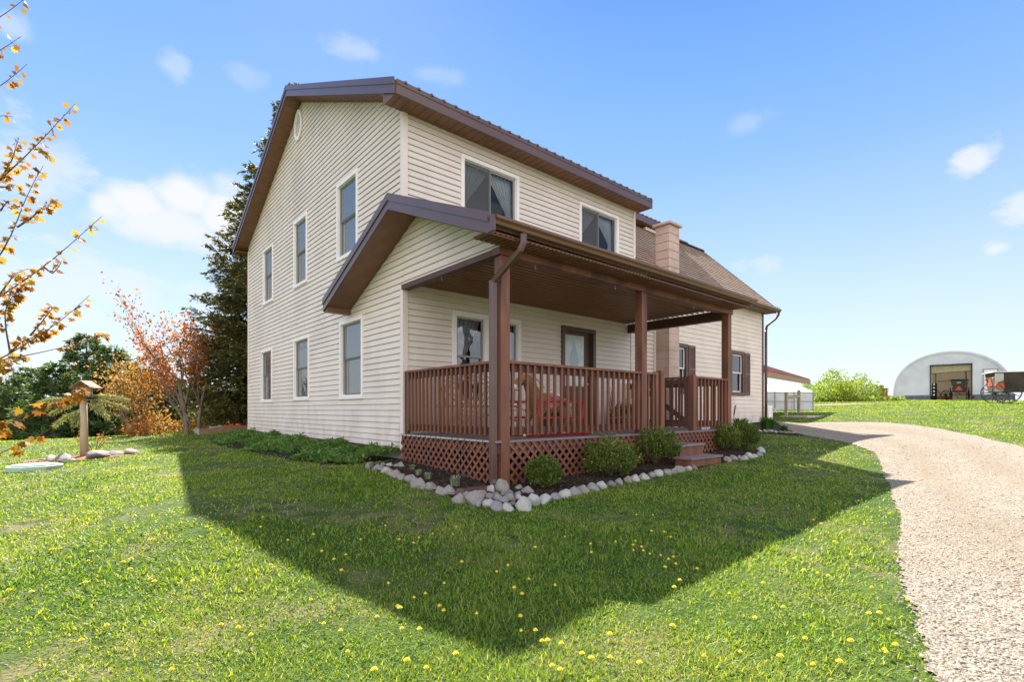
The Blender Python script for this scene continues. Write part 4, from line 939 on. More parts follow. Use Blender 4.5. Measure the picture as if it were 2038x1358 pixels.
# ================================================================== stones
def rock_mesh(sd, kind='round'):
    import bmesh
    bm = bmesh.new(); bmesh.ops.create_icosphere(bm, subdivisions=4 if kind == 'big' else 3, radius=1)
    off = Vector((sd*3.1, sd*1.7, sd*.9)); r = random.Random(sd)
    cuts = [(Vector((r.uniform(-1, 1), r.uniform(-1, 1), r.uniform(-.3, 1))).normalized(), r.uniform(.50, .85)) for _ in range(8)]
    for v in bm.verts:
        n = v.co.normalized(); d = 1.12+.34*mnoise.noise(n*1.1+off)+.07*mnoise.noise(n*3+off)+.02*mnoise.noise(n*9+off); p = n*d
        for cn, cd in cuts:
            t = p.dot(cn)-cd
            if t > 0: p = p-cn*t*.92
        v.co = p
    me = bpy.data.meshes.new('stone'); bm.to_mesh(me); bm.free(); me.polygons.foreach_set('use_smooth', [True]*len(me.polygons)); return me
RM = {'grey': mat('speckled_grey_stone', (.20, .20, .205), .8, (.36, .355, .35), 22, .5, 60, col3=(.13, .13, .14), s3=14, detail=8),
      'tan': mat('tan_stone', (.24, .225, .21), .8, (.345, .325, .30), 9, .5, 60, col3=(.2, .15, .12), s3=12),
      'pink': mat('pinkish_stone', (.255, .22, .215), .8, (.34, .30, .29), 9, .5, 60, col3=(.22, .15, .14), s3=12),
      'pale': mat('pale_granite_stone', (.38, .38, .36), .8, (.50, .50, .475), 16, .5, 60, col3=(.24, .25, .23), s3=24, detail=9),
      'dark': mat('dark_slate_stone', (.13, .12, .12), .7, (.21, .19, .18), 9, .4, 60)}
rocks = {}
def rock(px, py, wpx, kind, label, group, zs=.72, asp=1.0, variant=None, rz=None, sink=.25, name='field_stone'):
    v = variant if variant is not None else random.randrange(6)
    key = (v, kind)
    if key not in rocks: me = rock_mesh(v+1, 'big' if wpx > 50 else 'round'); me.materials.append(RM[kind]); rocks[key] = me
    g = gpix(px, py); f = (g.x-CAMX)*CB+(g.y-CAMY)*SB; R = wpx/2/FP*f
    g = g+Vector((CB, SB, 0))*R*.6; z = g1(g.x, g.y)
    o = bpy.data.objects.new(name, rocks[key]); COL.objects.link(o); sz = R*zs
    R *= 1.08; o.location = (g.x, g.y, z+sz*(1-sink)-.01); o.scale = (R, R*asp*random.uniform(.8, 1.0), sz); o.rotation_euler = (random.uniform(-.25, .25), random.uniform(-.25, .25), rz if rz is not None else random.uniform(0, 6.28))
    tag(o, label, 'stone', group); return o
def along(pl, step_fn):
    out = []; P = [Vector(p) for p in pl]; s = 0; i = 0; pos = P[0].copy(); out.append(pos.copy())
    while i < len(P)-1:
        need = step_fn(pos); 
        while i < len(P)-1 and (P[i+1]-pos).length < need: need -= (P[i+1]-pos).length; pos = P[i+1].copy(); i += 1
        if i >= len(P)-1: break
        pos = pos+(P[i+1]-pos).normalized()*need; out.append(pos.copy())
    return out
names = {'grey': 'grey speckled', 'tan': 'tan', 'pink': 'pinkish', 'pale': 'pale', 'dark': 'dark slate'}
G1 = 'stones edging the flower bed left of the porch corner'
for i, (px, py, w, k) in enumerate([(733, 934, 22, 'tan'), (749, 938, 20, 'grey'), (757, 939, 18, 'grey'), (767, 943, 20, 'pale'), (776, 946, 20, 'tan'), (787, 952, 24, 'pink'), (797, 957, 20, 'grey'), (811, 962, 24, 'tan'), (823, 966, 25, 'grey'), (833, 973, 30, 'tan'), (844, 976, 20, 'grey'), (858, 977, 26, 'tan'), (873, 985, 24, 'tan'), (893, 988, 30, 'tan'), (762, 930, 14, 'tan'), (776, 931, 14, 'pale'), (787, 932, 14, 'grey'), (797, 932, 18, 'tan')]):
    rock(px, py, w, k, '%s stone edging the bed between the ground cover and the splash block' % names[k], G1, zs=.85)
G2 = 'stones piled at the porch corner'
for px, py, w, k in [(915, 1003, 26, 'tan'), (944, 1006, 34, 'tan'), (955, 1009, 20, 'grey'), (976, 1013, 24, 'pale'), (991, 1017, 24, 'grey'), (1009, 1018, 22, 'pale'), (927, 998, 24, 'grey'), (945, 988, 18, 'grey'), (958, 990, 18, 'pink'), (975, 982, 22, 'pale'), (975, 996, 18, 'pink'), (990, 1000, 22, 'grey'), (1002, 1003, 18, 'grey'), (1012, 1000, 22, 'pink'), (1019, 1010, 16, 'dark'), (985, 991, 16, 'dark'), (1030, 998, 16, 'pale'), (1033, 989, 14, 'grey'), (1030, 977, 14, 'grey'), (1050, 985, 22, 'tan'), (960, 980, 14, 'pale'), (1014, 992, 22, 'dark'), (967, 1004, 14, 'tan'), (1002, 990, 14, 'grey')]:
    rock(px, py, w*1.22, k, '%s stone in the heap below the porch corner post' % names[k], G2, zs=.8)
rock(1003, 983, 31, 'tan', 'brown dome-shaped stone standing above the stone heap by the downspout', None, zs=1.1, variant=0)
rock(1044, 1017, 46, 'pale', 'largest pale angular boulder at the front of the stone heap', None, zs=.75, asp=.7, variant=2, rz=.8, name='boulder')
rock(1060, 1008, 34, 'pale', 'pale rounded boulder right behind the largest one at the heap', None, zs=.9, variant=4, name='boulder')
G3 = 'stones edging the bed between porch corner and steps'
x = 1084.; i = 0; ks = ['pale', 'grey', 'pale', 'grey', 'tan', 'grey', 'pale', 'dark', 'grey', 'tan', 'pale']
yb = lambda x: np.interp(x, [1070, 1100, 1160, 1230, 1300, 1385], [1008, 999, 984, 968, 951, 936])
while x < 1384:
    w = 26-(x-1084)/300*8+random.uniform(-2, 4); rock(x, float(yb(x)), w, ks[i % 11], '%s stone edging the bed between the big boulder and the steps' % names[ks[i % 11]], G3, zs=.85); x += w*.74; i += 1
G4 = 'stones edging the bed right of the steps'
for px, py, w, k in [(1450, 920, 17, 'tan'), (1462, 918, 16, 'tan'), (1473, 916, 14, 'grey'), (1483, 916, 14, 'pale'), (1495, 913, 18, 'pale'), (1504, 912, 12, 'pale'), (1512, 909, 13, 'grey'), (1518, 903, 15, 'pale'), (1514, 897, 12, 'pale')]:
    rock(px, py, w, k, '%s stone edging the shrub bed right of the porch steps' % names[k], G4, zs=.85)
G5 = 'stones edging the bed below the daylilies'
for i, (px, py, w, k) in enumerate([(1473, 866, 11, 'pale'), (1485, 864, 10, 'pink'), (1497, 862, 9, 'grey'), (1506, 860, 9, 'grey'), (1514, 861, 9, 'pale'), (1523, 862, 11, 'tan'), (1534, 862, 12, 'tan'), (1545, 863, 10, 'tan'), (1554, 863, 9, 'grey'), (1563, 864, 10, 'dark'), (1572, 864, 10, 'dark'), (1582, 864, 10, 'tan')]):
    rock(px, py, w, k, '%s low stone edging the bed below the daylilies' % names[k], G5, zs=.8)
# ring round the feeder
G6 = 'stones ringed round the bird feeder post'
FD = gpix(168, 912)
for px, py, w, k, zs in [(96, 918, 34, 'tan', .4), (115, 917, 40, 'dark', .45), (132, 919, 22, 'tan', .4), (185, 914, 42, 'dark', .55), (207, 911, 16, 'tan', .7), (222, 909, 26, 'tan', .6), (240, 907, 14, 'tan', .7), (258, 906, 26, 'pink', .6), (127, 905, 10, 'tan', .6), (145, 903, 8, 'tan', .6), (210, 902, 14, 'tan', .4), (232, 901, 14, 'dark', .4), (250, 901, 12, 'dark', .5)]:
    rock(px, py, w, k, '%s stone in the ring round the log bird feeder' % names[k], G6, zs=zs, sink=.3)
def mulch_disc():
    mb = MB(); n = 30; c = (FD.x, FD.y, g1(FD.x, FD.y)+.05); ring = []
    for i in range(n): a = 2*math.pi*i/n; x = c[0]+.95*math.cos(a); y = c[1]+.75*math.sin(a); ring.append((x, y, g1(x, y)+.01))
    for i in range(n): mb.tri(c, ring[i], ring[(i+1) % n])
    tag(mb.build('mulch_patch', mat('red_brown_mulch', (.26, .12, .06), .95, (.14, .07, .04), 25, 1, 80), smooth=True), kind='structure')
mulch_disc()

# ================================================================== shrubs and small plants
def leafm(name, pal, tr=.3, tc=(1.5, 1.5, .8), rough=.45):
    m = mat(name, pal[0], rough, pal[1], island=True, trans=tr, tcol=tc, spec=.4); return m
M_BOX = grass_mat('boxwood_leaf', [(.02, .045, .01), (.045, .085, .013), (.08, .13, .02), (.17, .23, .035), (.50, .52, .16)], .25)
def boxwood(px, py, wpx, hpx, label, n=9000):
    g = gpix(px, py); f = (g.x-CAMX)*CB+(g.y-CAMY)*SB; R = wpx/2/FP*f; H = hpx/FP*f
    g = g+Vector((CB, SB, 0))*R*.7; z0 = g1(g.x, g.y)
    root = thing('boxwood_shrub', label, 'shrub', (g.x, g.y, z0), 0, 'clipped shrubs along the porch')
    r_ = np.random.RandomState(int(px)); nt_ = 190
    # many short upright sprigs, each carrying leaves
    u = r_.normal(size=(nt_, 3)); u /= np.linalg.norm(u, axis=1, keepdims=True); u[:, 2] = np.abs(u[:, 2])*1.0-.25*(r_.uniform(size=nt_) < .35)
    tip = u*np.array([R, R, H*.55])*r_.uniform(.80, 1.08, (nt_, 1))+np.array([0, 0, H*.46])
    tip[:, 2] = np.maximum(tip[:, 2], .04)
    D = u*.6+np.array([0, 0, .8]); D /= np.linalg.norm(D, axis=1, keepdims=True); per = n//nt_
    t_ = r_.uniform(0, 1, (nt_, per)); L_ = .55*R
    P = tip[:, None]-D[:, None]*(t_[..., None]**1.3)*L_+r_.normal(0, .022, (nt_, per, 3)); P[..., 2] = np.maximum(P[..., 2], .01)
    DD = D[:, None]*.8+r_.normal(0, .6, (nt_, per, 3)); P = P.reshape(-1, 3)+np.array([g.x, g.y, z0]); DD = DD.reshape(-1, 3)
    V, F = leaves(P, DD, .026, .55); np_mesh('foliage', V, F, M_BOX, root)
    mb = MB()
    for k in range(9): a = k*.7; mb.tube([(g.x, g.y, z0), (g.x+.35*R*math.cos(a), g.y+.35*R*math.sin(a), z0+H*.3), (g.x+.6*R*math.cos(a), g.y+.6*R*math.sin(a), z0+H*.7)], [.012, .008, .004], 5)
    mb.build('stems', M_TWIG, root)
boxwood(1084, 980, 74, 66, 'smallest round shrub nearest the porch corner post', 6500)
boxwood(1221, 957, 118, 84, 'wide rounded shrub in the middle of the lattice front')
boxwood(1314, 932, 104, 80, 'rounded shrub beside the left end of the porch steps')
boxwood(1452, 902, 60, 54, 'dark shrub just right of the porch steps')
boxwood(1492, 897, 62, 52, 'shrub at the far right end of the stone-edged bed')
def clump(name, px, py, wpx, hpx, label, cat, m, n=160, w=.018, group=None, arch=.9):
    g = gpix(px, py); f = (g.x-CAMX)*CB+(g.y-CAMY)*SB; R = wpx/2/FP*f; H = hpx/FP*f; r_ = np.random.RandomState(int(px+py))
    g = g+Vector((CB, SB, 0))*R*.4; z0 = g1(g.x, g.y); Vs = []; Fq = []; k = 0; seg = 5
    for i in range(n):
        a = r_.uniform(0, 6.283); rr = R*r_.uniform(.1, .45); L_ = r_.uniform(.5, 1.0); reach = R*r_.uniform(.15, .75)*arch; hh = H*r_.uniform(.6, 1.05)
        b = a+r_.normal(0, .3); s = np.array([-math.sin(b), math.cos(b), 0])
        for j in range(seg+1):
            t_ = j/seg; p = np.array([g.x+math.cos(a)*(rr+reach*t_**1.5), g.y+math.sin(a)*(rr+reach*t_**1.5), z0+hh*(math.sin(t_*2.0)/math.sin(min(2.0, 1.57)))*1.0])
            ww = w*(1-t_**2)*.5+.0008; Vs += [p-s*ww, p+s*ww]
            if j < seg: Fq.append((k, k+1, k+3, k+2))
            k += 2
    o = np_mesh(name, np.array(Vs), [np.array(Fq)], m); return tag(o, label, cat, group)
M_LILY = grass_mat('daylily_leaf', [(.03, .08, .015), (.05, .12, .02), (.08, .17, .03), (.12, .20, .04)], .3)
M_HOST = grass_mat('pale_sprout_leaf', [(.10, .16, .08), (.2, .26, .14), (.4, .43, .32), (.12, .2, .1)], .3)
clump('daylily_clump', 1478, 862, 50, 28, 'daylily clump under the wing window nearest the porch', 'plant', M_LILY, 240)
clump('daylily_clump', 1533, 858, 50, 26, 'daylily clump at the wing corner by the downspout', 'plant', M_LILY, 240)
clump('daylily_clump', 1562, 861, 28, 14, 'small low daylily tuft at the end of the bed towards the drive', 'plant', M_LILY, 90)
for px, py, w, h, l in ((832, 950, 26, 14, 'thin sprouting perennial tuft nearest the ground cover'), (850, 958, 30, 16, 'sprouting perennial tuft in the middle of the lattice bed'), (905, 972, 44, 24, 'pale green sprouting tulip leaves behind the splash block'), (820, 938, 22, 12, 'small sprouting tuft at the foot of the lattice corner')):
    clump('sprouting_perennial', px, py, w, h, l, 'plant', M_HOST, 70, .014, arch=.5)
# dark seed stalk by the wing
g = gpix(1460, 862); mb = MB(); mb.tube([(g.x, g.y, g.z), (g.x+.02, g.y, g.z+.45), (g.x+.1, g.y, g.z+.68)], .007, 5)
for i in range(6): mb.ell((g.x+.02+.015*i, g.y, g.z+.46+.042*i), (.022, .02, .026), 6, 4)
tag(mb.build('dry_seed_stalk', M_TWIG), 'dark dry seed stalk rising from the daylilies', 'plant')
# ground cover along the gable wall
n = 30000; y = rs.uniform(.1, 9.7, n); w_ = 1.0+.22*np.sin(y*1.9)+.15*np.sin(y*4.7+1); w_ *= np.clip((y+.6)/1.2, .3, 1)*np.clip((9.9-y)/.8, .1, 1); u = rs.uniform(0, 1, n); x = -.03-u*w_
hh = (.16+.06*np.sin(y*3.1+u*5)+.05*np.sin(y*9+u*11))*np.clip((1-u)*3.2, 0, 1)**.7*np.clip(u*9+.5, 0, 1); z = gz(x, y)+rs.uniform(.15, 1, n)**.6*hh+.01
P = np.stack([x, y, z], 1)+rs.normal(0, .012, (n, 3)); D = rs.normal(0, .8, (n, 3)); D[:, 2] = np.abs(D[:, 2])*.4+.1; D[:, 0] -= .5
V, F = leaves(P, D, .062, .42, Nn=np.array([[0, 0, 1.3]]))
tag(np_mesh('ground_cover', V, F, grass_mat('ground_cover_leaf', [(.06, .14, .03), (.10, .21, .045), (.16, .28, .07), (.26, .36, .12)], .3)), 'leafy green ground cover spreading along the gable wall', 'ground cover', kind='stuff')
# creeping bits in the bed: mulch chips
n = 5000; uu = rs.uniform(0, 1, n); vv = rs.uniform(0.02, .98, n); A = resample(BED, 60); B_ = resample(inner, 60); ii = uu*58.9; i0 = ii.astype(int); fr_ = (ii-i0)[:, None]
PA_ = A[i0]*(1-fr_)+A[i0+1]*fr_; PB_ = B_[i0]*(1-fr_)+B_[i0+1]*fr_; XY = PA_*(1-vv[:, None])+PB_*vv[:, None]
P = np.concatenate([XY, (gz(XY[:, 0], XY[:, 1])+.025)[:, None]], 1); D = rs.normal(0, 1, (n, 3)); D[:, 2] *= .25
V, F = leaves(P, D, .035, .35)
tag(np_mesh('bark_chips', V, F, mat('bark_chip', (.035, .022, .017), .95, (.10, .065, .045), island=True)), 'dark bark chips scattered over the flower bed soil', 'mulch', kind='stuff')

# ================================================================== trees
def tree_root(name, label, px, py, f, group=None, cat='tree'):
    p = at(px, py, f); z = g1(p.x, p.y); return thing(name, label, cat, (p.x, p.y, z), 0, group), Vector((p.x, p.y, z))
M_SPR = grass_mat('spruce_needles', [(.025, .033, .010), (.05, .06, .018), (.095, .10, .026), (.19, .17, .045), (.36, .29, .09)], .2)
M_PINE = grass_mat('pine_needles', [(.025, .055, .022), (.05, .10, .034), (.09, .155, .05), (.15, .215, .07), (.28, .31, .12)], .28)
def conifer(root, base, H, R, m, seed, whorl=.34, per=8, leaf=.10, twigs=16, needles=10, lowest=.5, droop=.25, upturn=.5, fac=.45, lean=(0, 0)):
    r_ = np.random.RandomState(seed); P = []; D = []; wood = MB(); h = lowest
    wood.tube([base+Vector((0, 0, -.2)), base+Vector((lean[0]*.5, lean[1]*.5, H*.5)), base+Vector((lean[0], lean[1], H))], [.02*H, .012*H, .01], 8)
    while h < H-.1:
        t = (h-lowest)/(H-lowest); RR = R*((1-t)**.82)*(1 if t > .12 else .80+t*1.6)
        for i in range(per):
            a = r_.uniform(0, 6.283); L_ = RR*r_.uniform(.74, 1.06)+.12; ns = 9
            o = np.array([base.x+lean[0]*h/H, base.y+lean[1]*h/H, base.z+h+r_.uniform(-.12, .12)]); da = np.array([math.cos(a), math.sin(a), 0]); sa = np.array([-math.sin(a), math.cos(a), 0])
            s = np.linspace(0, 1, ns); zz = -droop*L_*np.sin(s*2.2)+upturn*L_*.35*s**3*(.5+t)
            pts = o+da*(s*L_)[:, None]+np.array([0, 0, 1])*zz[:, None]
            if L_ > .4: wood.tube([Vector(p) for p in pts[::2]], [.010*L_+.006, .008*L_+.004, .006*L_+.003, .004, .003], 4, caps=False)
            nt_ = max(4, int(twigs*L_/R*1.2)+3)
            u = r_.uniform(.18, 1.0, nt_)**.8; side = r_.choice([-1, 1], nt_); c = np.stack([np.interp(u, s, pts[:, k]) for k in range(3)], 1)
            tl = (.42*L_*(1-u*.75)+.10)*r_.uniform(.6, 1.1, nt_)*fac/.45; td = da*.8+sa*side[:, None]*r_.uniform(.5, 1.0, (nt_, 1))+np.array([0, 0, 1])*r_.uniform(-.45, .15, (nt_, 1)); td /= np.linalg.norm(td, axis=1, keepdims=True)
            v = r_.uniform(0, 1, (nt_, needles)); q = c[:, None]+td[:, None]*(v*tl[:, None])[..., None]
            dd = td[:, None]*1.0+r_.normal(0, .42, (nt_, needles, 3)); P.append(q.reshape(-1, 3)); D.append(dd.reshape(-1, 3))
        h += whorl*(1-.35*t)*r_.uniform(.8, 1.2)
    P = np.concatenate(P); D = np.concatenate(D)
    V, F = leaves(P, D, leaf, .26, spread=.5); np_mesh('crown', V, F, m, root); wood.build('trunk', M_TWIG, root, smooth=True)
rt, b_ = tree_root('spruce_tree', 'tall dark spruce rising behind the rear left corner of the farmhouse', 598, 850, 21)
conifer(rt, b_, 14.2, 4.8, M_SPR, 5, whorl=.30, per=13, leaf=.16, twigs=34, needles=15, lowest=.9, droop=.16, upturn=.55)
rt, b_ = tree_root('spruce_tree', 'short spruce with bare lower trunk beside the house corner, in front of the tall spruce', 476, 850, 19.5)
conifer(rt, b_, 6.3, 2.0, M_SPR, 8, whorl=.3, per=8, leaf=.13, twigs=16, needles=10, lowest=1.1, droop=.2, upturn=.5)
PN = [(-60, 720, 27, 2.9, 'left edge of the photo'), (12, 742, 25, 2.4, ''), (62, 728, 28, 2.5, ''), (110, 722, 24.5, 2.2, ''), (172, 662, 27, 2.7, ''), (228, 685, 26, 2.6, ''), (285, 728, 27, 2.6, ''), (330, 742, 25, 2.3, ''), (400, 748, 27, 2.4, ''), (450, 775, 25, 1.9, '')]
lab = ['pine at the far left edge of the evergreen row', 'second evergreen from the left, low and rounded', 'evergreen left of the small pointed tip in the row', 'pointed evergreen left behind the bird feeder', 'tallest evergreen of the row, behind the bird feeder', 'evergreen right behind the orange-leaved tree', 'low dark evergreen right of the orange-leaved tree', 'low dark evergreen left of the red maple trunks', 'dark evergreen right behind the red maple trunks', 'dark evergreen between the red maple and the house']
for i, (px, top, f, R, _) in enumerate(PN):
    rt, b_ = tree_root('pine_tree', lab[i], px, 870, f, 'evergreens in the row behind the lawn')
    H = (HY-top)*f/FP-b_.z; conifer(rt, b_, H, R, M_PINE if i < 6 else M_SPR, 20+i, whorl=.36, per=9, leaf=.22, twigs=15, needles=9, lowest=.15, droop=.10, upturn=.7, fac=.5)
# low dense scrub filling under the row
def bush(name, label, px, py, f, R, H, m, n, leaf, cat='shrub', group=None, shape='leaf', stems=True, asp=.55, lump=14, seed=0):
    rt, b_ = tree_root(name, label, px, py, f, group, cat); r_ = np.random.RandomState(seed+int(abs(px)))
    c = r_.normal(size=(lump, 3)); c /= np.linalg.norm(c, axis=1, keepdims=True); c[:, 2] = np.abs(c[:, 2]); c *= r_.uniform(.35, .8, (lump, 1)); rad = r_.uniform(.22, .42, lump)
    k = r_.randint(0, lump, n); q = r_.normal(size=(n, 3)); q /= np.linalg.norm(q, axis=1, keepdims=True); q *= r_.uniform(.55, 1.1, (n, 1)); D = q.copy()+np.array([0, 0, .3])
    P = (c[k]+q*rad[k][:, None])*np.array([R, R, H]); P[:, 2] = np.abs(P[:, 2])+.03; P += np.array(b_)
    V, F = leaves(P, D+r_.normal(0, .4, (n, 3)), leaf, asp, shape=shape); np_mesh('foliage', V, F, m, rt)
    if stems:
        mb = MB()
        for j in range(min(lump, 12)):
            e = Vector(c[j]*np.array([R, R, H]))*1.05; mb.tube([b_+Vector((e.x*.08, e.y*.08, -.05)), b_+Vector((e.x*.45, e.y*.45, e.z*.55)), b_+e], [.035*H/2, .022*H/2, .006], 5, caps=False)
        mb.build('stems', M_TWIG, rt, smooth=True)
    return rt
M_ORL = grass_mat('orange_young_leaf', [(.16, .06, .025), (.30, .12, .04), (.42, .20, .06), (.34, .24, .08), (.16, .17, .05)], .45)
M_REDL = grass_mat('red_young_leaf', [(.15, .035, .014), (.30, .085, .028), (.42, .15, .04), (.42, .24, .07)], .45)
M_MAPL = grass_mat('copper_maple_leaf', [(.13, .045, .014), (.24, .10, .022), (.38, .19, .035), (.40, .29, .05), (.24, .24, .05)], .42, spec=.08)
# branching tree by recursion
def branches(wood, tips, p, d, L_, r, depth, rnd, up=.12, ang=.55, nsub=3):
    pts = [p]; rr = [r]; q = p.copy(); dd = d.copy(); n = 4
    for i in range(n):
        dd = (dd+Vector((rnd.uniform(-.16, .16), rnd.uniform(-.16, .16), rnd.uniform(-.08, .14)+up*.3))).normalized(); q = q+dd*L_/n; pts.append(q.copy()); rr.append(r*(1-.42*(i+1)/n))
        if depth <= 2: tips.append((q.copy(), dd.copy(), depth))
    wood.tube(pts, rr, 6 if depth > 1 else 4, caps=False)
    if depth == 0: return
    for k in range(nsub):
        t = rnd.uniform(.35, 1) if k else 1.; i = min(int(t*n), n); a = Vector((rnd.uniform(-1, 1), rnd.uniform(-1, 1), rnd.uniform(-.5, .8))).normalized()
        nd = (dd+a*ang).normalized(); branches(wood, tips, pts[i], nd, L_*rnd.uniform(.55, .82), rr[i]*.62, depth-1, rnd, up, ang, nsub)
def decid(name, label, px, py, f, trunks, m, leaf, nper, seed, keep=None, depth=3, shape='leaf', spread=.22, cat='tree'):
    rt, b_ = tree_root(name, label, px, py, f, None, cat); rnd = random.Random(seed); wood = MB(); tips = []
    for (off, d, L_, r) in trunks: branches(wood, tips, b_+Vector(off), Vector(d).normalized(), L_, r, depth, rnd)
    wood.build('trunk', M_BARK if trunks[0][3] > .05 else M_TWIG, rt, smooth=True); r_ = np.random.RandomState(seed); P = []; D = []
    for q, d, dp in tips:
        if keep and not keep(q-b_, rnd): continue
        k = r_.poisson(nper) 
        for _ in range(k): P.append(np.array(q)+r_.normal(0, spread, 3)); D.append(np.array(d)*.6+r_.normal(0, .7, 3)-np.array([0, 0, .25]))
    V, F = leaves(np.array(P), np.array(D), leaf, .6, shape=shape); np_mesh('crown', V, F, m, rt); return rt
RT = Vector((SB, -CB, 0)); FW = Vector((CB, SB, 0))
def dv(r, u, f=0): return tuple(RT*r+FW*f+Vector((0, 0, u)))
decid('red_maple_tree', 'sparse red-leaved maple with several thin leaning trunks left of the spruce', 375, 866, 17.2,
      [(dv(-.05, 0), dv(-.10, 1, .1), 1.9, .085), (dv(.30, 0, .1), dv(.12, 1, -.1), 1.8, .06), (dv(-.1, .25), dv(-.62, 1, .05), 1.5, .045), (dv(.05, .4), dv(-.33, 1, -.1), 1.7, .045)], M_REDL, .10, 1.7, 12, depth=4, spread=.10,
      keep=lambda q, r: True)
decid('orange_leaved_tree', 'small low tree covered in orange young leaves behind the bird feeder', 262, 866, 18.5,
      [(dv(0, 0), dv(-.3, 1, .1), 1.1, .06), (dv(.1, 0), dv(.35, 1, -.1), 1.05, .05), (dv(0, .2), dv(-.75, .8, 0), 1.1, .045), (dv(0, .2), dv(.05, 1, .3), 1.2, .05)], M_ORL, .10, 4.2, 31, depth=3, spread=.19)
bush('scrub_bush', 'low orange-tinged scrub at the foot of the red maple', 318, 862, 18.5, 1.3, .95, M_ORL, 1700, .10, seed=2)
bush('scrub_bush', 'low yellow-brown brush between the red maple and the short spruce', 432, 858, 20.5, 1.6, 1.5, grass_mat('brush_leaf', [(.10, .06, .02), (.20, .13, .04), (.16, .18, .04), (.28, .22, .09)], .4), 3000, .08, seed=3)
# ---- the maple whose branches reach in from the left; its trunk stands left of the view
mp_root, mb0 = tree_root('maple_tree', 'copper-leaved young maple whose branches reach in from the left edge', -330, 1000, 4.0)
wood = MB(); topz = 3.6
wood.tube([mb0+Vector((0, 0, -.1)), mb0+Vector((.02, .02, 1.2)), mb0+Vector((0, .03, 2.4)), mb0+Vector((.03, 0, 4.4))], [.07, .06, .045, .012], 10)
BR = [  # (pixel path with distances), leaf from, leaf size
    ([(-330, 250, 4.0), (-100, 90, 3.7), (0, 35, 3.6), (30, 14, 3.6), (52, -6, 3.6)], .62, .045, 5),
    ([(-330, 330, 4.0), (-90, 150, 3.7), (0, 100, 3.5), (18, 90, 3.5), (42, 72, 3.5)], .70, .045, 6),
    ([(-330, 380, 4.0), (-90, 230, 3.6), (0, 172, 3.5), (28, 152, 3.5), (54, 127, 3.5)], .70, .045, 9),
    ([(-330, 450, 4.0), (-100, 290, 3.6), (-20, 235, 3.5), (4, 215, 3.5), (26, 232, 3.5)], .72, .05, 8),
    ([(-330, 620, 4.0), (-80, 420, 3.5), (0, 360, 3.4), (38, 322, 3.4), (68, 296, 3.4), (100, 262, 3.4), (128, 226, 3.4), (150, 206, 3.4)], .60, .050, 24),
    ([(0, 360, 3.4), (24, 318, 3.4), (38, 272, 3.4)], .1, .05, 9),
    ([(68, 297, 3.4), (86, 300, 3.4), (100, 312, 3.4)], .1, .045, 5),
    ([(0, 372, 3.4), (14, 372, 3.4), (30, 368, 3.4)], .5, .045, 3),
    ([(-330, 760, 4.0), (-60, 570, 3.4), (0, 520, 3.3), (20, 480, 3.3), (34, 450, 3.3), (45, 405, 3.3), (62, 358, 3.3), (86, 330, 3.3)], .52, .052, 26),
    ([(34, 452, 3.3), (60, 436, 3.3), (84, 412, 3.3), (115, 398, 3.3)], .2, .05, 12),
    ([(0, 420, 3.3), (12, 404, 3.3), (20, 400, 3.3)], .0, .045, 4),
    ([(-330, 800, 4.0), (-80, 640, 3.4), (0, 590, 3.3), (48, 560, 3.3), (88, 532, 3.3), (132, 496, 3.3), (168, 460, 3.3), (203, 430, 3.3)], .55, .048, 22),
    ([(88, 532, 3.3), (104, 545, 3.3), (118, 530, 3.3), (122, 520, 3.3)], .3, .04, 4),
    ([(0, 585, 3.3), (30, 545, 3.3), (55, 535, 3.3)], .2, .045, 6),
    ([(-330, 850, 3.9), (-80, 760, 3.3), (0, 716, 3.15), (20, 702, 3.15), (72, 674, 3.15), (118, 646, 3.15), (150, 616, 3.15), (178, 588, 3.15)], .50, .046, 26),
    ([(60, 668, 3.15), (84, 640, 3.15), (105, 612, 3.15)], .3, .045, 9),
    ([(20, 702, 3.15), (12, 660, 3.15), (9, 620, 3.15), (22, 592, 3.15), (48, 566, 3.15)], .05, .05, 22),
    ([(20, 702, 3.15), (42, 680, 3.15), (78, 668, 3.15), (98, 656, 3.15)], .2, .045, 16),
    ([(-330, 870, 3.9), (-60, 730, 3.2), (0, 716, 3.1), (60, 708, 3.1), (130, 692, 3.1), (165, 682, 3.1), (198, 670, 3.1)], .55, .042, 11),
    ([(-60, 770, 3.1), (0, 736, 3.0), (22, 722, 3.0), (44, 708, 3.0)], .45, .045, 9),
    ([(185, 675, 3.1), (200, 664, 3.1), (212, 668, 3.1)], .0, .045, 4),
    ([(-330, 930, 3.8), (-60, 880, 2.8), (0, 851, 2.45), (38, 832, 2.4), (86, 806, 2.4), (128, 780, 2.4), (164, 764, 2.4), (186, 770, 2.4)], .50, .054, 44),
    ([(-330, 950, 3.8), (-60, 930, 2.8), (0, 905, 2.5), (36, 882, 2.45), (88, 862, 2.45)], .58, .055, 14)]
P = []; D = []; LS = []; r_ = np.random.RandomState(4)
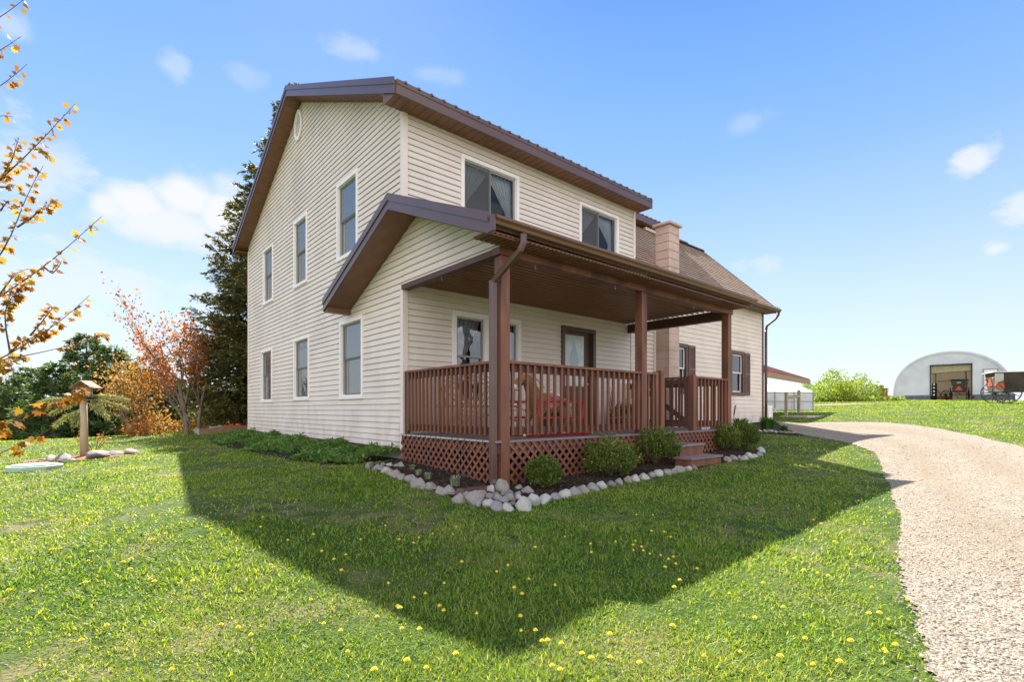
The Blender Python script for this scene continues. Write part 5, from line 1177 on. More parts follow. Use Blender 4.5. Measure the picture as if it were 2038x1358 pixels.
for path, t0, ls, nl in BR:
    pts = [at(*q) for q in path]
    if path[0][0] == -330: pts[0] = Vector((mb0.x, mb0.y, pts[0].z))
    # smooth
    n = 24; cp = np.array([tuple(p) for p in pts]); d = np.concatenate([[0], np.cumsum(np.linalg.norm(np.diff(cp, axis=0), axis=1))]); s = np.linspace(0, d[-1], n); q = np.stack([np.interp(s, d, cp[:, k]) for k in range(3)], 1)
    for _ in range(3): q[1:-1] = (q[:-2]+q[1:-1]*2+q[2:])/4
    r0 = .018 if path[0][0] == -330 else .005
    wood.tube([Vector(v) for v in q], [r0*(1-i/(n-1))**1.2+.0013 for i in range(n)], 5, caps=False)
    for j in range(int(nl*3.2)):
        t_ = max(0, t0-.04)+(1.03-t0)*r_.uniform(0, 1)**.72; t_ = min(t_, .999); i = t_*(n-1.001); i0 = int(i); c = q[i0]+(q[i0+1]-q[i0])*(i-i0); tn = q[i0+1]-q[i0]; tn /= np.linalg.norm(tn)
        # petiole then leaf
        sd = np.cross(tn, [0, 0, 1]); sd = sd/np.linalg.norm(sd)*r_.choice([-1, 1]); pd = tn*.5+sd*r_.uniform(.2, .9)+np.array([0, 0, r_.uniform(-.5, .5)]); pd /= np.linalg.norm(pd); pl = r_.uniform(.01, .028)
        e = c+pd*pl; wood.tube([Vector(c), Vector(e)], .001, 3, caps=False); P.append(e); D.append(pd*.7+np.array([0, 0, -.55])+r_.normal(0, .25, 3)); LS.append(ls)
P = np.array(P); D = np.array(D); LS = np.array(LS)*r_.uniform(.6, 1.1, len(P))*1.0
V, F = leaves(P, D, LS, 1, jit=0, shape='maple', Nn=np.array([[.2, .3, .9]])); np_mesh('crown', V, F, M_MAPL, mp_root); wood.build('trunk', M_TWIG, mp_root, smooth=True)

# ================================================================== left yard things
# log bird feeder hung with cut boughs
z0 = FD.z; fd = thing('bird_feeder', 'rustic wooden bird feeder on a log post with pine boughs tied on', 'bird feeder', (FD.x, FD.y, z0))
f_ = (FD.x-CAMX)*CB+(FD.y-CAMY)*SB; U = f_/FP
def fl(dx, py, df=0): return FD+RT*(dx*U)+FW*df+Vector((0, 0, (HY-py)*U-z0))
mb = MB(); mb.tube([FD+Vector((0, 0, -.1)), fl(-1, 860), fl(-2, 790)], [.072, .066, .060], 14); mb.build('post', M_LOG, fd, smooth=True)
mb = MB(); c = fl(0, 787); mb.bar(c-RT*.24, c+RT*.24, .30, .025); mb.build('platform', M_LOG, fd)
mb = MB(); c0 = fl(0, 786); 
for s in (-1, 1):
    for k in (-1, 1): a = c0+RT*.10*s+FW*.07*k; mb.bar(a, a+Vector((0, 0, .16)), .02, .02)
mb.bar(c0+FW*.05+Vector((0, 0, .09)), c0+FW*.052+Vector((0, 0, .09))+RT*.0001, .2, .15); mb.build('frame', M_LOG, fd)
mb = MB(); t_ = c0+Vector((0, 0, .27))+RT*.03
for s in (-1, 1):
    e = t_+RT*.23*s-Vector((0, 0, .15)); mb.hexa([t_-FW*.14, e-FW*.14, e+FW*.14, t_+FW*.14, t_-FW*.14+Vector((0, 0, .02)), e-FW*.14+Vector((0, 0, .02)), e+FW*.14+Vector((0, 0, .02)), t_+FW*.14+Vector((0, 0, .02))])
mb.build('feeder_roof', mat('rusty_brown_roof_board', (.22, .10, .06), .8, (.30, .16, .10), 8), fd)
M_BOUGH = grass_mat('dry_pale_bough_needles', [(.12, .14, .05), (.22, .24, .09), (.34, .34, .16), (.42, .42, .26)], .35)
for (dx0, y0, dx1, y1, dx2, y2) in [(0, 800, -35, 786, -86, 798), (0, 822, -25, 812, -72, 848), (0, 812, -20, 822, -34, 842), (0, 795, -30, 800, -60, 822), (0, 792, 40, 782, 92, 796), (0, 796, 35, 796, 78, 812), (0, 800, 22, 806, 36, 830), (0, 806, -14, 830, -8, 842), (0, 794, 20, 800, 58, 826)]:
    a, b, c = fl(dx0, y0), fl(dx1, y1, random.uniform(-.2, .2)), fl(dx2, y2, random.uniform(-.2, .2)); mb = MB(); pts = [a.lerp(b, t).lerp(b.lerp(c, t), t) for t in np.linspace(0, 1, 9)]
    mb.tube(pts, [.009*(1-i/9)+.003 for i in range(9)], 5); st = mb.build('bough', M_LOG, fd)
    r2 = np.random.RandomState(int(dx2+200)); n = 420; t = r2.uniform(.25, 1, n); pa = np.array([tuple(p) for p in pts]); q = np.stack([np.interp(t*8, range(9), pa[:, k]) for k in range(3)], 1); dd = (pa[-1]-pa[3]); dd /= np.linalg.norm(dd)
    V, F = leaves(q, dd[None]*.9+r2.normal(0, .42, (n, 3))-np.array([0, 0, .30]), .105, .08); np_mesh('needles', V, F, M_BOUGH, st)
# little bare shrub beside the post
g = gpix(188, 906); sr = thing('bare_shrub', 'small twiggy shrub with a few pale leaves behind the feeder stones', 'shrub', g); mb = MB(); P = []; rnd = random.Random(3)
for i in range(9):
    a = rnd.uniform(-1.3, 1.3)-.1; e = g+RT*math.sin(a)*.42+FW*rnd.uniform(-.2, .2)+Vector((0, 0, .25+.25*math.cos(a))); m_ = g.lerp(e, .55)+Vector((0, 0, .05)); mb.tube([g, m_, e], [.008, .005, .002], 5, caps=False)
    for j in range(14): q = m_.lerp(e, rnd.uniform(.1, 1.15)); P.append(np.array(q)+np.array([rnd.gauss(0, .03) for _ in range(3)]))
mb.build('stems', M_TWIG, sr); P = np.array(P); V, F = leaves(P, np.random.RandomState(2).normal(0, 1, P.shape), .05, .5); np_mesh('foliage', V, F, M_ORL, sr)
# septic lid
g = gpix(70, 936); lid = MB(); n = 8; R = .37; zt = g.z+.075
ring = [(g.x+R*math.cos(2*math.pi*(i+.5)/n), g.y+R*math.sin(2*math.pi*(i+.5)/n)) for i in range(n)]
lid.prism(ring, lambda x, y: (x, y, g.z-.05), lambda x, y: (x, y, zt)); lid.prism([(g.x+(x-g.x)*.82, g.y+(y-g.y)*.82) for x, y in ring], lambda x, y: (x, y, zt+.001), lambda x, y: (x, y, zt+.02)); lid.lathe([(.03, zt+.02), (.03, zt+.035), (0, zt+.035)], 8, (g.x, g.y, 0))
tag(lid.build('septic_tank_lid', mat('pale_green_plastic', (.30, .42, .36), .5, (.36, .48, .42), 6), bevel=.006), 'pale green octagonal septic lid lying in the grass at left', 'tank lid')
# sandbox frame with toys
A, B_, Cc = gpix(396, 866), gpix(384, 860), gpix(500, 856); sb = thing('sandbox', 'low weathered timber sandbox beside the house corner under the spruce', 'sandbox', A)
M_TIM = mat('weathered_timber', (.26, .15, .09), .85, (.38, .24, .15), 6, .3, 40, stretch=(1, 1, 3)); back = (B_-A).normalized()*1.6; back.z = 0
mb = MB(); up = Vector((0, 0, .09)); Cc.z = g1(Cc.x, Cc.y)
for a, b in ((A, Cc), (A+back, Cc+back)): m_ = MB(); m_.bar(a+up, b+up, .05, .20); m_.build('board', M_TIM, sb)
m_ = MB(); m_.bar(A+up, A+back+up, .05, .20); m_.build('board', mat('grey_timber', (.34, .33, .36), .85, (.42, .40, .42), 6), sb)
m_ = MB(); q = [A, Cc, Cc+back, A+back]; m_.quad(*[p+Vector((0, 0, .10)) for p in q]); m_.build('sand', mat('damp_sand', (.30, .18, .10), .95, (.22, .13, .07), 12, .8, 60), sb)
M_ORP = mat('orange_plastic', (.75, .16, .03), .4); M_GYP = mat('grey_plastic', (.4, .4, .42), .4)
for t, h, m_, nm, lb in ((.78, .14, M_ORP, 'toy_bucket', 'orange toy bucket in the sandbox'), ):
    p = A.lerp(Cc, t)+back*.35+Vector((0, 0, .10)); mb = MB(); mb.lathe([(0, 0), (.07, 0), (.10, h), (.088, h), (.06, .02), (0, .02)], 16, p); tag(mb.build(nm, m_, smooth=True), lb, 'toy')
for t, lb, m_ in ((.45, 'orange toy dump truck in the middle of the sandbox', M_ORP), (.22, 'grey toy truck at the left end of the sandbox', M_GYP)):
    p = A.lerp(Cc, t)+back*.3+Vector((0, 0, .10)); d = (Cc-A).normalized(); e = thing('toy_truck', lb, 'toy', p); mb = MB(); mb.bar(p+d*.0+Vector((0, 0, .09)), p+d*.26+Vector((0, 0, .09)), .14, .07); mb.build('bed', m_, e, bevel=.01)
    mb = MB(); mb.bar(p+d*.27+Vector((0, 0, .10)), p+d*.38+Vector((0, 0, .10)), .12, .10); mb.build('cab', m_, e, bevel=.012)
    for a_ in (.06, .3):
        for s in (-.07, .07):
            c = p+d*a_+d.cross(Vector((0, 0, 1)))*s+Vector((0, 0, .035)); mb = MB(); mb.tube([c-d.cross(Vector((0, 0, 1)))*.015, c+d.cross(Vector((0, 0, 1)))*.015], .035, 12); mb.build('wheel', M_BLACK, e)
# spruce-shade lawn weeds are part of the grass; a low tuft hedge lines the edge of the lawn

# ================================================================== right background
# garage / car shelter with red metal roof behind the wing
ga, gb = at(1508, 734, 17.7), at(1612, 757.5, 23.6); gd = (gb-ga).normalized(); gd.z = 0; gd.normalize(); gn = Vector((-gd.y, gd.x, 0)); ze = (ga.z+gb.z)/2
if gn.dot(FW) < 0: gn = -gn
ga.z = gb.z = ze
gar = thing('garage', 'low outbuilding with red ribbed metal roof showing behind the right end of the farmhouse', 'garage', (ga.x, ga.y, g1(ga.x, ga.y)))
M_REDR = mat('red_metal_roof', (.20, .065, .05), .4, (.25, .09, .075), 3, spec=.6); M_TANW = mat('tan_garage_wall', (.50, .38, .26), .7, (.56, .44, .32), 3)
rd = 3.2; rise = 1.25; mb = MB(); o_ = gd*0.0
def RP(u, v, h=0): return ga.lerp(gb, u)+gn*(v*rd)+Vector((0, 0, v*rise+h))
mb.hexa([RP(0, 0, -.05), RP(1, 0, -.05), RP(1, 1, -.05), RP(0, 1, -.05), RP(0, 0), RP(1, 0), RP(1, 1), RP(0, 1)])
def RQ(u, v, h=0): return ga.lerp(gb, u)+gn*(rd+v*rd)+Vector((0, 0, (1-v)*rise+h))
mb.hexa([RQ(0, 0, -.05), RQ(1, 0, -.05), RQ(1, 1, -.05), RQ(0, 1, -.05), RQ(0, 0), RQ(1, 0), RQ(1, 1), RQ(0, 1)])
for i in range(30): u = (i+.5)/30; mb.bar(RP(u, 0, .012), RP(u, 1, .012), .05, .035)
mb.build('roof', M_REDR, gar)
mb = MB(); mb.bar(ga+Vector((0, 0, -.13)), gb+Vector((0, 0, -.13)), .05, .18); mb.hexa([RP(1, 0, -.2), RP(1.003, 0, -.2), RP(1.003, 1, -.2), RP(1, 1, -.2), RP(1, 0, 0), RP(1.003, 0, 0), RP(1.003, 1, 0), RP(1, 1, 0)]); mb.build('fascia', mat('tan_brown_fascia', (.36, .22, .12), .6), gar)
wc = at(1527, 800, 17.9); wc.z = 0; w0 = wc+gn*.15; mb = MB(); base = g1(w0.x, w0.y)-.2
mb.hexa([w0-gd*.5+Vector((0, 0, base)), w0+Vector((0, 0, base)), w0+gn*5.5+Vector((0, 0, base)), w0-gd*.5+gn*5.5+Vector((0, 0, base)), w0-gd*.5+Vector((0, 0, ze-.1)), w0+Vector((0, 0, ze-.1)), w0+gn*5.5+Vector((0, 0, ze-.1)), w0-gd*.5+gn*5.5+Vector((0, 0, ze-.1))]); mb.build('wall', M_TANW, gar)
mb = MB(); q = w0-gn*.012; mb.bar(q+gd*.012+Vector((0, 0, base)), q+gd*.012+Vector((0, 0, ze-.12)), .07, .07, up=(0, 1, 0)); mb.build('corner_trim', M_TRIMW, gar)
for k, s in ((1.0, .3), (1.0, 5.2)):
    q = gb+gn*s-gd*.3; mb = MB(); mb.bar(Vector((q.x, q.y, g1(q.x, q.y)-.1)), Vector((q.x, q.y, ze+s*.25)), .10, .10, up=(0, 1, 0))
    if s > 1: mb.build('post', M_TANW, gar)
mb = MB(); q = at(1528, 838, 17.5); q.z = g1(q.x, q.y)
ac = thing('utility_box', 'small white utility box at the foot of the garage corner', 'utility box', q); mb.bar(q+Vector((0, 0, 0)), q+Vector((0, 0, .55)), .32, .22, up=(0, 1, 0)); mb.build('casing', M_TRIMW, ac, bevel=.02); mb = MB(); mb.bar(q+RT*.17+Vector((0, 0, .5)), q+RT*.30+Vector((0, 0, .32)), .05, .05); mb.build('pipe', M_STEEL, ac)

# greenhouse
A = at(1518, 817, 27.4); B_ = at(1618, 817, 27.4); gx = (B_-A); gx.z = 0; Lg = gx.length; gx.normalize(); gy = Vector((-gx.y, gx.x, 0)); zg = g1(B_.x, B_.y)-.05
if gy.dot(FW) < 0: gy = -gy
gx = (gx*1+gy*.10).normalized(); gy = Vector((-gx.y, gx.x, 0)); 
gh = thing('greenhouse', 'small white gable-roofed greenhouse in the yard beyond the drive', 'greenhouse', (B_.x, B_.y, zg)); Wg = 1.3; He = 1.02; Hr = 1.48
M_POLY = mat('translucent_white_sheeting', (.80, .81, .86), .35, (.68, .69, .78), 2.5, trans=.35, tcol=(1, 1, 1)); M_POLW = mat('white_sheeting', (.78, .78, .80), .4, (.7, .7, .73), 3); M_FRM = mat('grey_greenhouse_frame', (.30, .31, .34), .5)
def GP(u, v, h): return Vector((B_.x, B_.y, zg))-gx*u+gy*v+Vector((0, 0, h))
Lh = 4.4
mb = MB()
for v in (0, Wg*2): mb.quad(GP(0, v, .05), GP(Lh, v, .05), GP(Lh, v, He), GP(0, v, He))
for u in (0, Lh): mb.v += [tuple(GP(u, 0, .05)), tuple(GP(u, Wg*2, .05)), tuple(GP(u, Wg*2, He)), tuple(GP(u, Wg, Hr)), tuple(GP(u, 0, He))]; n = len(mb.v); mb.f.append((n-5, n-4, n-3, n-2, n-1))
mb.build('side_sheeting', M_POLY, gh)
mb = MB(); mb.quad(GP(-.03, -.04, He), GP(Lh+.03, -.04, He), GP(Lh+.03, Wg, Hr+.01), GP(-.03, Wg, Hr+.01)); mb.quad(GP(-.03, Wg*2+.04, He), GP(Lh+.03, Wg*2+.04, He), GP(Lh+.03, Wg, Hr+.01), GP(-.03, Wg, Hr+.01)); mb.build('roof_sheeting', M_POLW, gh)
mb = MB()
for i in range(5):
    u = i*Lh/4
    for v, vo in ((0, -.015), (Wg*2, .015)): mb.bar(GP(u, vo, 0), GP(u, vo, He), .035, .035, up=(0, 1, 0))
    mb.bar(GP(u, -.02, He+.012), GP(u, Wg, Hr+.022), .03, .02); mb.bar(GP(u, Wg*2+.02, He+.012), GP(u, Wg, Hr+.022), .03, .02)
for h in (He, .05, .52): mb.bar(GP(0, -.02, h), GP(Lh, -.02, h), .03, .03)
mb.build('frame', M_FRM, gh)
mb = MB(); mb.bar(GP(-.02, Wg-.05, 0), GP(-.02, Wg-.05, 1.15), .55, .03, up=tuple(gx)); dr = mb.build('door', M_POLW, gh)
mb = MB(); mb.bar(GP(-.045, Wg-.05, .70), GP(-.045, Wg-.05, 1.05), .28, .02, up=tuple(gx)); mb.build('pane', M_FRM, dr)
for j, u in enumerate((1.2, 2.6)):
    mb = MB(); p = GP(u, .8, .1); mb.bar(p-gx*.5+Vector((0, 0, .35)), p+gx*.5+Vector((0, 0, .35)), .5, .05); mb.box(p.x-.4, p.x-.35, p.y-.2, p.y+.2, zg, zg+.4); mb.box(p.x+.35, p.x+.4, p.y-.2, p.y+.2, zg, zg+.4)
    tag(mb.build('potting_bench', M_TIM), 'potting bench showing dimly through the greenhouse side, ' + ('the one nearer its door' if j == 0 else 'the one farther from its door'), 'bench')
# hitching rail
p0 = gpix(1565, 828); p1 = gpix(1590, 823); hr = thing('hitching_rail', 'short wooden hitching rail of two posts and a crossbar by the drive', 'hitching rail', p0)
for p, h in ((p0, .98), (p1, 1.02)): mb = MB(); mb.bar(p-Vector((0, 0, .1)), p+Vector((0, 0, h)), .11, .11, up=(0, 1, 0)); mb.build('post', M_LOG, hr, bevel=.01)
mb = MB(); d = (p1-p0).normalized(); mb.bar(p0-d*.08+Vector((0, 0, .74)), p1+d*.08+Vector((0, 0, .76)), .10, .13); mb.build('crossbar', M_LOG, hr, bevel=.01)
for t_ in (.42, .62): p = p0.lerp(p1, t_); mb = MB(); mb.tube([p+Vector((0, 0, .68)), p+Vector((.01, 0, .05))], .012, 5); mb.build('chain', M_STEEL, hr)
g = gpix(1600, 829); mb = MB(); zz = g.z+.03; mb.hexa([(g.x-1.1, g.y-.5, g.z-.05), (g.x+.9, g.y-.6, g.z-.05), (g.x+1.1, g.y+.5, g.z-.05), (g.x-.9, g.y+.6, g.z-.05), (g.x-1.1, g.y-.5, zz), (g.x+.9, g.y-.6, zz), (g.x+1.1, g.y+.5, zz), (g.x-.9, g.y+.6, zz)])
tag(mb.build('concrete_slab', mat('pale_concrete', (.42, .39, .34), .9, (.5, .47, .42), 5)), 'flat pale concrete slab in the grass beside the hitching rail', 'slab')
# leafy shrubs in spring green
M_LIL = grass_mat('spring_green_leaf', [(.07, .12, .02), (.14, .22, .03), (.24, .33, .045), (.36, .42, .07), (.45, .48, .10)], .4)
bush('lilac_bush', 'big yellow-green leafing bush, left half of the pair beyond the greenhouse', 1650, 797, 41, 2.5, 2.9, M_LIL, 5200, .16, group=None, lump=22, seed=5)
bush('lilac_bush', 'big yellow-green leafing bush, right half of the pair beyond the greenhouse', 1702, 796, 42, 2.1, 2.5, M_LIL, 4200, .16, lump=20, seed=6)
bush('low_weed_patch', 'low green weeds at the foot of the leafing bushes', 1690, 798, 40, 2.6, .45, M_LIL, 2500, .15, lump=16, seed=7, stems=False, cat='weeds')
bush('low_weed_patch', 'low weeds around the rusty stove', 1762, 796, 46, 1.6, .4, M_LIL, 1200, .15, lump=10, seed=8, stems=False, cat='weeds')
bush('small_shrub', 'green shrub behind the greenhouse roof under the garage eave', 1600, 800, 44, 1.6, 1.7, M_LIL, 1800, .16, lump=12, seed=9)
g = gpix(1672, 806, 60); mb = MB(); n = 20; mb.v.append((g.x, g.y, g1(g.x, g.y)+.05))
for i in range(n): a = i/n*6.283; x = g.x+2.2*math.cos(a)*SB+1.2*math.sin(a)*CB; y = g.y-2.2*math.cos(a)*CB+1.2*math.sin(a)*SB; mb.v.append((x, y, g1(x, y)+.02))
for i in range(n): mb.f.append((0, 1+i, 1+(i+1) % n))
tag(mb.build('bare_earth', mat('reddish_bare_earth', (.24, .14, .09), .95, (.3, .2, .13), 5, .5, 20), smooth=True), kind='structure')
# rusty stove
p = at(1755, 790, 45); zz = g1(p.x, p.y); sv = thing('rusty_stove', 'small rusty square burner with a short chimney left of the hoop barn', 'stove', (p.x, p.y, zz))
M_RUST = mat('rust', (.20, .075, .04), .9, (.30, .13, .07), 6, .4, 20); c = Vector((p.x, p.y, zz))
mb = MB()
for a, b in ((-.33, -.3), (.33, -.3), (-.33, .3), (.33, .3)): mb.bar(c+RT*a+FW*b, c+RT*a+FW*b+Vector((0, 0, .35)), .08, .08, up=(0, 1, 0))
mb.build('legs', M_RUST, sv)
mb = MB(); mb.bar(c+Vector((0, 0, .3)), c+Vector((0, 0, 1.05)), .82, .7, up=(0, 1, 0)); mb.build('firebox', M_RUST, sv, bevel=.03)
mb = MB(); mb.bar(c+Vector((0, 0, 1.04)), c+Vector((0, 0, 1.12)), .95, .82, up=(0, 1, 0)); mb.tube([c+Vector((0, 0, 1.1)), c+Vector((0, 0, 1.4))], .15, 10); mb.build('lid', M_RUST, sv)
mb = MB(); mb.tube([c+RT*.9+Vector((0, 0, -.05)), c+RT*.95+Vector((0, 0, .28)), c+RT*1.4+Vector((0, 0, .30)), c+RT*1.45+Vector((0, 0, -.05))], .16, 8)
tag(mb.build('tan_rock_pile', RM['tan'], smooth=True), 'low tan rock hump beside the rusty stove', 'rock')

# hoop barn
Q = at(1890, 797, 50); zq = at(1886, 797.5, 50).z; qc = Vector((Q.x, Q.y, zq)); Wq, Hq, Dq = 4.5, 4.9, 14
qr = thing('hoop_barn', 'large white fabric hoop barn with open roll-up doorway', 'barn', tuple(qc))
BA = math.radians(45); FQ = FW*math.cos(BA)+RT*math.sin(BA); RQ_ = RT*math.cos(BA)-FW*math.sin(BA)
def QP(u, d, h): return qc+RQ_*u+FQ*d+Vector((0, 0, h))
def arch(t, k=1.): # t 0..1 left->right
    a = math.pi*(1-t); return Wq*k*math.cos(a)*(1+.02*math.sin(a)), .55+(Hq-.55)*k*math.sin(a)**.86
M_FAB = mat('white_tarp_fabric', (.62, .64, .72), .5, (.72, .74, .82), .6, .3, 3, trans=.12, tcol=(1, 1, 1), col3=(.56, .56, .66), s3=.5)
M_CRM = mat('cream_inner_sheet', (.74, .60, .42), .8, (.80, .66, .47), 1.2, trans=.4, tcol=(1, .95, .85))
n = 30; mb = MB()
for i in range(n):
    a, b = arch(i/n), arch((i+1)/n); mb.quad(QP(a[0], 0, a[1]), QP(b[0], 0, b[1]), QP(b[0], Dq, b[1]), QP(a[0], Dq, a[1]))
mb.build('roof_cover', M_FAB, qr, smooth=True)
mb = MB()
for i in range(n):
    a, b = arch(i/n), arch((i+1)/n); a2, b2 = arch(i/n, .955), arch((i+1)/n, .955); mb.hexa([QP(a2[0], -.10, a2[1]), QP(b2[0], -.10, b2[1]), QP(b2[0], .0, b2[1]), QP(a2[0], .0, a2[1]), QP(a[0], -.10, a[1]), QP(b[0], -.10, b[1]), QP(b[0], .0, b[1]), QP(a[0], .0, a[1])])
mb.build('arch_trim', M_FAB, qr)
dl, dr_, dh = -1.45, 1.62, 3.55     # doorway
mb = MB(); pts = [arch(i/60, .97) for i in range(61)]
for i in range(60):
    a, b = pts[i], pts[i+1]; um = (a[0]+b[0])/2
    lo = dh if dl < um < dr_ else .5
    if min(a[1], b[1]) > lo: mb.quad(QP(a[0], -.03, lo), QP(b[0], -.03, lo), QP(b[0], -.03, b[1]), QP(a[0], -.03, a[1]))
mb.build('front_sheet', M_FAB, qr)
mb = MB(); 
for u0, u1 in ((-Wq, dl), (dr_, Wq)):
    for r in range(3):
        u = u0+(.2 if r % 2 else 0)
        while u < u1-.05: e = min(u+.4, u1); mb.bar(QP(u+.005, -.02, .08+r*.19), QP(e-.005, -.02, .08+r*.19), .2, .18); u = e
mb.build('block_base', mat('dark_grey_block', (.10, .11, .13), .9, (.16, .17, .19), 5), qr)
mb = MB()
for u0, u1 in ((-Wq, Wq),): mb.bar(QP(u0, .12, .27), QP(dl, .12, .27), .05, .55); mb.bar(QP(dr_, .12, .27), QP(u1, .12, .27), .05, .55)
for u in (-Wq, Wq): mb.bar(QP(u, 0, .28), QP(u, Dq, .28), .2, .6)
mb.build('side_base', M_MORT, qr)
mb = MB(); mb.bar(QP(dl, -.06, .0), QP(dl, -.06, dh), .10, .12, up=tuple(FQ)); mb.bar(QP(dr_, -.06, 0), QP(dr_, -.06, dh), .10, .12, up=tuple(FQ)); mb.bar(QP(dl-.06, -.06, dh), QP(dr_+.06, -.06, dh), .12, .10); mb.build('door_frame', M_DARK, qr)
mb = MB(); mb.bar(QP(dl+.05, .1, dh-.32), QP(dr_-.05, .1, dh-.26), .08, .60); mb.tube([QP(dl+.05, .06, dh-.72), QP(dr_-.05, .06, dh-.58)], .16, 10); mb.build('rolled_curtain', mat('olive_tarp', (.30, .25, .15), .8, (.38, .33, .22), 3), qr, smooth=False)
mb = MB(); pp = [QP(-Wq*.95, 6, 0)]+[QP(arch(i/24, .95)[0], 6, arch(i/24, .95)[1]) for i in range(25)]+[QP(Wq*.95, 6, 0)]; mb.v += [tuple(q) for q in pp]; mb.f.append(tuple(range(len(pp)))); mb.quad(QP(dl-.5, 0.3, 0), QP(dl-.5, 6, 0), QP(dl-.5, 6, 3.4), QP(dl-.5, .3, 3.4)); mb.build('inner_sheet', M_CRM, qr)
mb = MB(); fr_t = [(dl+.35, .5, 0), (dl+.35, .5, 3.0), (dl+.55, .5, 3.12), (dr_-.6, .5, 3.12), (dr_-.45, .5, 2.9), (dr_-.4, .5, 0)]; mb.tube([QP(*q) for q in fr_t], .055, 6); mb.bar(QP(dl+.35, .5, 1.95), QP(.1, .5, 1.95), .05, .10)
mb.build('inner_frame', M_BROWNT, qr)
mb = MB(); mb.bar(QP(dl+.1, 3, .03), QP(dr_-.1, 3, .03), 5.6, .06); mb.build('floor', mat('red_brown_floor', (.30, .10, .05), .9, (.4, .2, .1), 3), qr)
# personnel door
mb = MB(); u0, u1 = 2.45, 3.45; mb.bar(QP(u0, -.08, .5), QP(u0, -.08, 2.85), .08, .08, up=tuple(FQ)); mb.bar(QP(u1, -.08, .5), QP(u1, -.08, 2.95), .08, .08, up=tuple(FQ)); mb.bar(QP(u0-.05, -.08, 2.95), QP(u1+.05, -.08, 2.95), .09, .10); mb.build('side_door_frame', M_FRM, qr)
mb = MB(); mb.bar(QP((u0+u1)/2, -.07, .5), QP((u0+u1)/2, -.07, 2.9), u1-u0-.1, .05, up=tuple(FQ)); sd = mb.build('side_door', M_TRIMW, qr)
for uu in (u0+.38, u1-.38):
    for h0, h1 in ((.65, 1.2), (1.35, 2.05), (2.2, 2.7)): mb = MB(); mb.bar(QP(uu, -.105, h0), QP(uu, -.105, h1), .34, .03, up=tuple(FQ)); mb.build('panel', M_POLW, sd, bevel=.01)
mb = MB(); mb.ell(QP(u0+.18, -.14, 1.5), (.06, .06, .06), 8, 6); mb.build('door_knob', M_BLACK, sd)
# buggies
M_BUG = mat('black_buggy_panel', (.020, .018, .017), .35, (.035, .03, .027), 2, coat=.3); M_EMB = mat('orange_red_emblem', (.9, .07, .02), .5); M_RIM = mat('dull_silver_reflective_tape', (.5, .5, .52), .35); M_STEELD = mat('dark_steel_tyre', (.10, .10, .105), .5); M_BROWNC = mat('dark_olive_canvas', (.045, .036, .028), .8, (.07, .055, .04), 3)
def wheel(root, c, ax, R, w=.035, ns=14):
    ax = Vector(ax).normalized(); u = Vector((0, 0, 1)); s = ax.cross(u).normalized(); c = Vector(c)
    ring = lambda r, o=0: [c+ax*o+(u*math.sin(t)+s*math.cos(t))*r for t in [2*math.pi*i/36 for i in range(37)]]
    mb = MB(); mb.tube(ring(R), w*.62, 6, caps=False); W = mb.build('wheel', M_BLACK, root, smooth=True)
    mb = MB(); mb.tube(ring(R-.04, .0), .010, 5, caps=False); mb.build('rim', M_STEELD, W, smooth=True)
    mb = MB()
    for i in range(ns): t = 2*math.pi*i/ns; d = u*math.sin(t)+s*math.cos(t); mb.bar(c+d*.05, c+d*(R-.04), .032, .022, up=tuple(ax))
    mb.build('spokes', M_BLACK, W)
    mb = MB(); mb.tube([c-ax*.09, c+ax*.11], [.075, .05], 10); mb.build('hub', M_BLACK, W)
